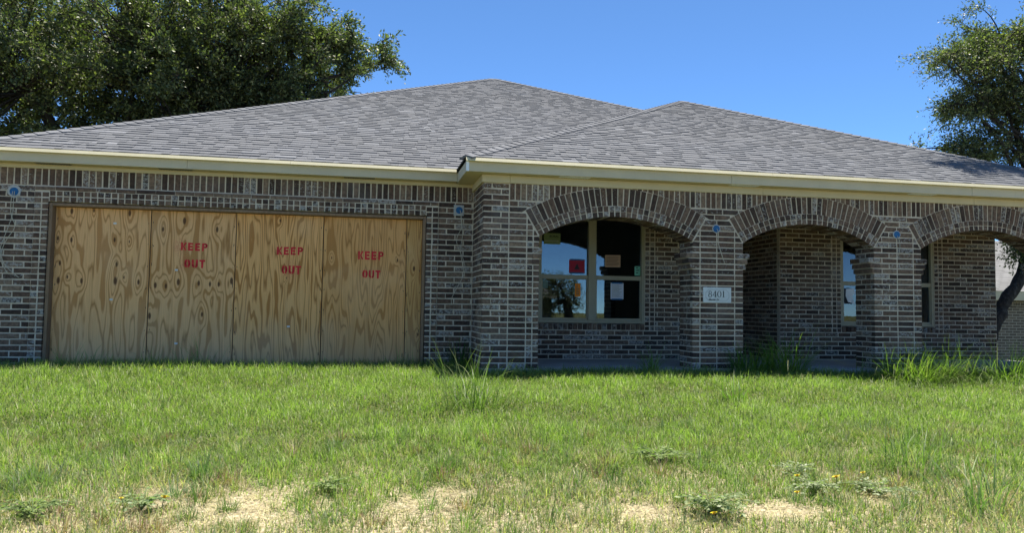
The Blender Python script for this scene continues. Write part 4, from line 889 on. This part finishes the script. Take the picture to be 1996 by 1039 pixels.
def herb(label, x, y, n, rad, h, seed, c0, c1, size=.022):
    R_ = np.random.default_rng(seed); z0 = float(gz(x, y)); t = thing('leafy_weed', label, 'weed', (x, y, z0), 'low leafy weeds on the dry edge'); m = MB(); pos = []; ax = []
    for k in range(n):
        a = R_.uniform(0, 6.283); r = rad * R_.uniform(.3, 1); tip = np.array((x + r * math.cos(a), y + r * math.sin(a), z0 + h * R_.uniform(.4, 1))); Q = bez(np.array((x, y, z0)), np.array((x + .4 * r * math.cos(a), y + .4 * r * math.sin(a), z0 + h)), tip, 7); m.tube(Q, [.0025] * 7, 4, False)
        tn = Q[-1] - Q[-3]; tn /= np.linalg.norm(tn); sd = np.cross(tn, (0, 0, 1)); sd /= np.linalg.norm(sd) + 1e-9
        for q in range(2, 7):
            for s_ in (-1, 1): pos.append(Q[q]); ax.append(s_ * sd + .5 * tn + R_.normal(0, .25, 3))
        pos.append(Q[-1]); ax.append(tn)
    pos, ax = np.array(pos), np.array(ax); ax /= np.linalg.norm(ax, axis=1)[:, None]; nn = len(pos); nr = R_.normal(0, .35, (nn, 3)) + (0, 0, 1.); sd = np.cross(ax, nr); sd /= np.linalg.norm(sd, axis=1)[:, None]; L = size * R_.uniform(.7, 1.5, (nn, 1))
    V = np.stack([pos, pos + ax * L * .55 + sd * L * .28, pos + ax * L, pos + ax * L * .55 - sd * L * .28], 1).reshape(-1, 3); k = R_.random((nn, 1)); col = np.array(c0) * (1 - k) + np.array(c1) * k
    m.build('stems', MAT['stem'], t); mesh('leaves', V, np.arange(4 * nn).reshape(-1, 4), 'grass', t, col=np.repeat(col, 4, 0)); return t
MAT['stem'] = simple('weed_stem', (.12, .17, .06), .7)
SV, SV2 = (.20, .24, .12), (.34, .37, .22); GV, GV2 = (.13, .19, .05), (.24, .30, .09)
herb('silvery ferny weed with two yellow flowers behind it', 2.86, -5.55, 26, .22, .10, 1, SV, SV2); herb('widest silvery ferny weed on the pale soil', 3.3, -5.62, 34, .28, .09, 2, SV, SV2); herb('silvery weed beyond the others at the lawn edge', 2.95, -5.15, 22, .2, .09, 3, SV, SV2)
herb('large grey-green leafy weed near the single flower at the frame edge', 1.95, -5.9, 40, .26, .13, 4, (.16, .21, .085), (.30, .34, .17), .026); herb('leafy green weed between the bare patches', -.32, -5.2, 22, .16, .09, 5, GV, GV2); herb('low green weed on the dry ground beside the greyish bunch grass', -1.9, -5.5, 30, .22, .10, 6, GV, GV2); herb('bushy low weed on the lawn edge before the pale tuft', 2.1, -4.75, 34, .26, .10, 7, GV, GV2, .026); herb('small leafy weed by the biggest bare patch with a flower', -1.35, -5.45, 24, .16, .10, 8, (.14, .20, .08), (.26, .31, .14))
MAT['petal'] = simple('yellow_petal', (.88, .70, .02), .6, .1, 30)
def flower(label, x, y, h, r, seed):
    R_ = random.Random(seed); z0 = float(gz(x, y)); t = thing('yellow_flower', label, 'flower', (x, y, z0), 'yellow wildflowers on the dry edge'); top_ = vec(x + R_.uniform(-.02, .02), y - .01, z0 + h)
    MB().tube(bez(vec(x, y, z0 - .01), vec(x, y, z0 + h * .6), top_, 6), [.0022] * 6, 5).build('stem', 'stem', t)
    for k in range(8):
        a = k * math.pi / 4 + R_.uniform(-.1, .1); dx, dy = math.cos(a), math.sin(a); s_ = (-dy, dx); P = lambda d_, e_, u_: (top_[0] + dx * d_ + s_[0] * e_, top_[1] + dy * d_ * .75 + s_[1] * e_ - u_ * .35, top_[2] + u_ + (-dy) * d_ * .55)
        mesh('petal', [P(.003, 0, 0), P(r * .6, -r * .24, .004), P(r, -r * .1, .001), P(r, r * .1, .001), P(r * .6, r * .24, .004)], [(0, 1, 2, 3, 4)], 'petal', t)
    m = MB(); m.tube([top_ - vec(0, 0, .004), top_ + vec(0, -.004, .004), top_ + vec(0, -.006, .007)], [r * .3, r * .28, r * .1], 8); m.build('flower_centre', simple('flower_centre', (.55, .27, .01), .8), t)
for i, (x, y, h, r, lb) in enumerate(((-1.24, -5.43, .075, .026, 'yellow flower by the biggest bare patch, fully open'), (-1.42, -5.52, .10, .014, 'small orange-yellow flower bud head beside a larger flower'), (2.76, -5.47, .10, .022, 'yellow flower at the edge of the silvery ferny weed'), (3.08, -5.47, .09, .03, 'largest yellow flower, between two silvery weeds'), (3.32, -5.42, .10, .02, 'yellow flower over the widest silvery weed'), (2.63, -5.70, .06, .021, 'low yellow flower in front of the silvery weeds'), (1.88, -6.05, .07, .022, 'yellow flower on the large grey-green weed'))): flower(lb, x, y, h, r, i)
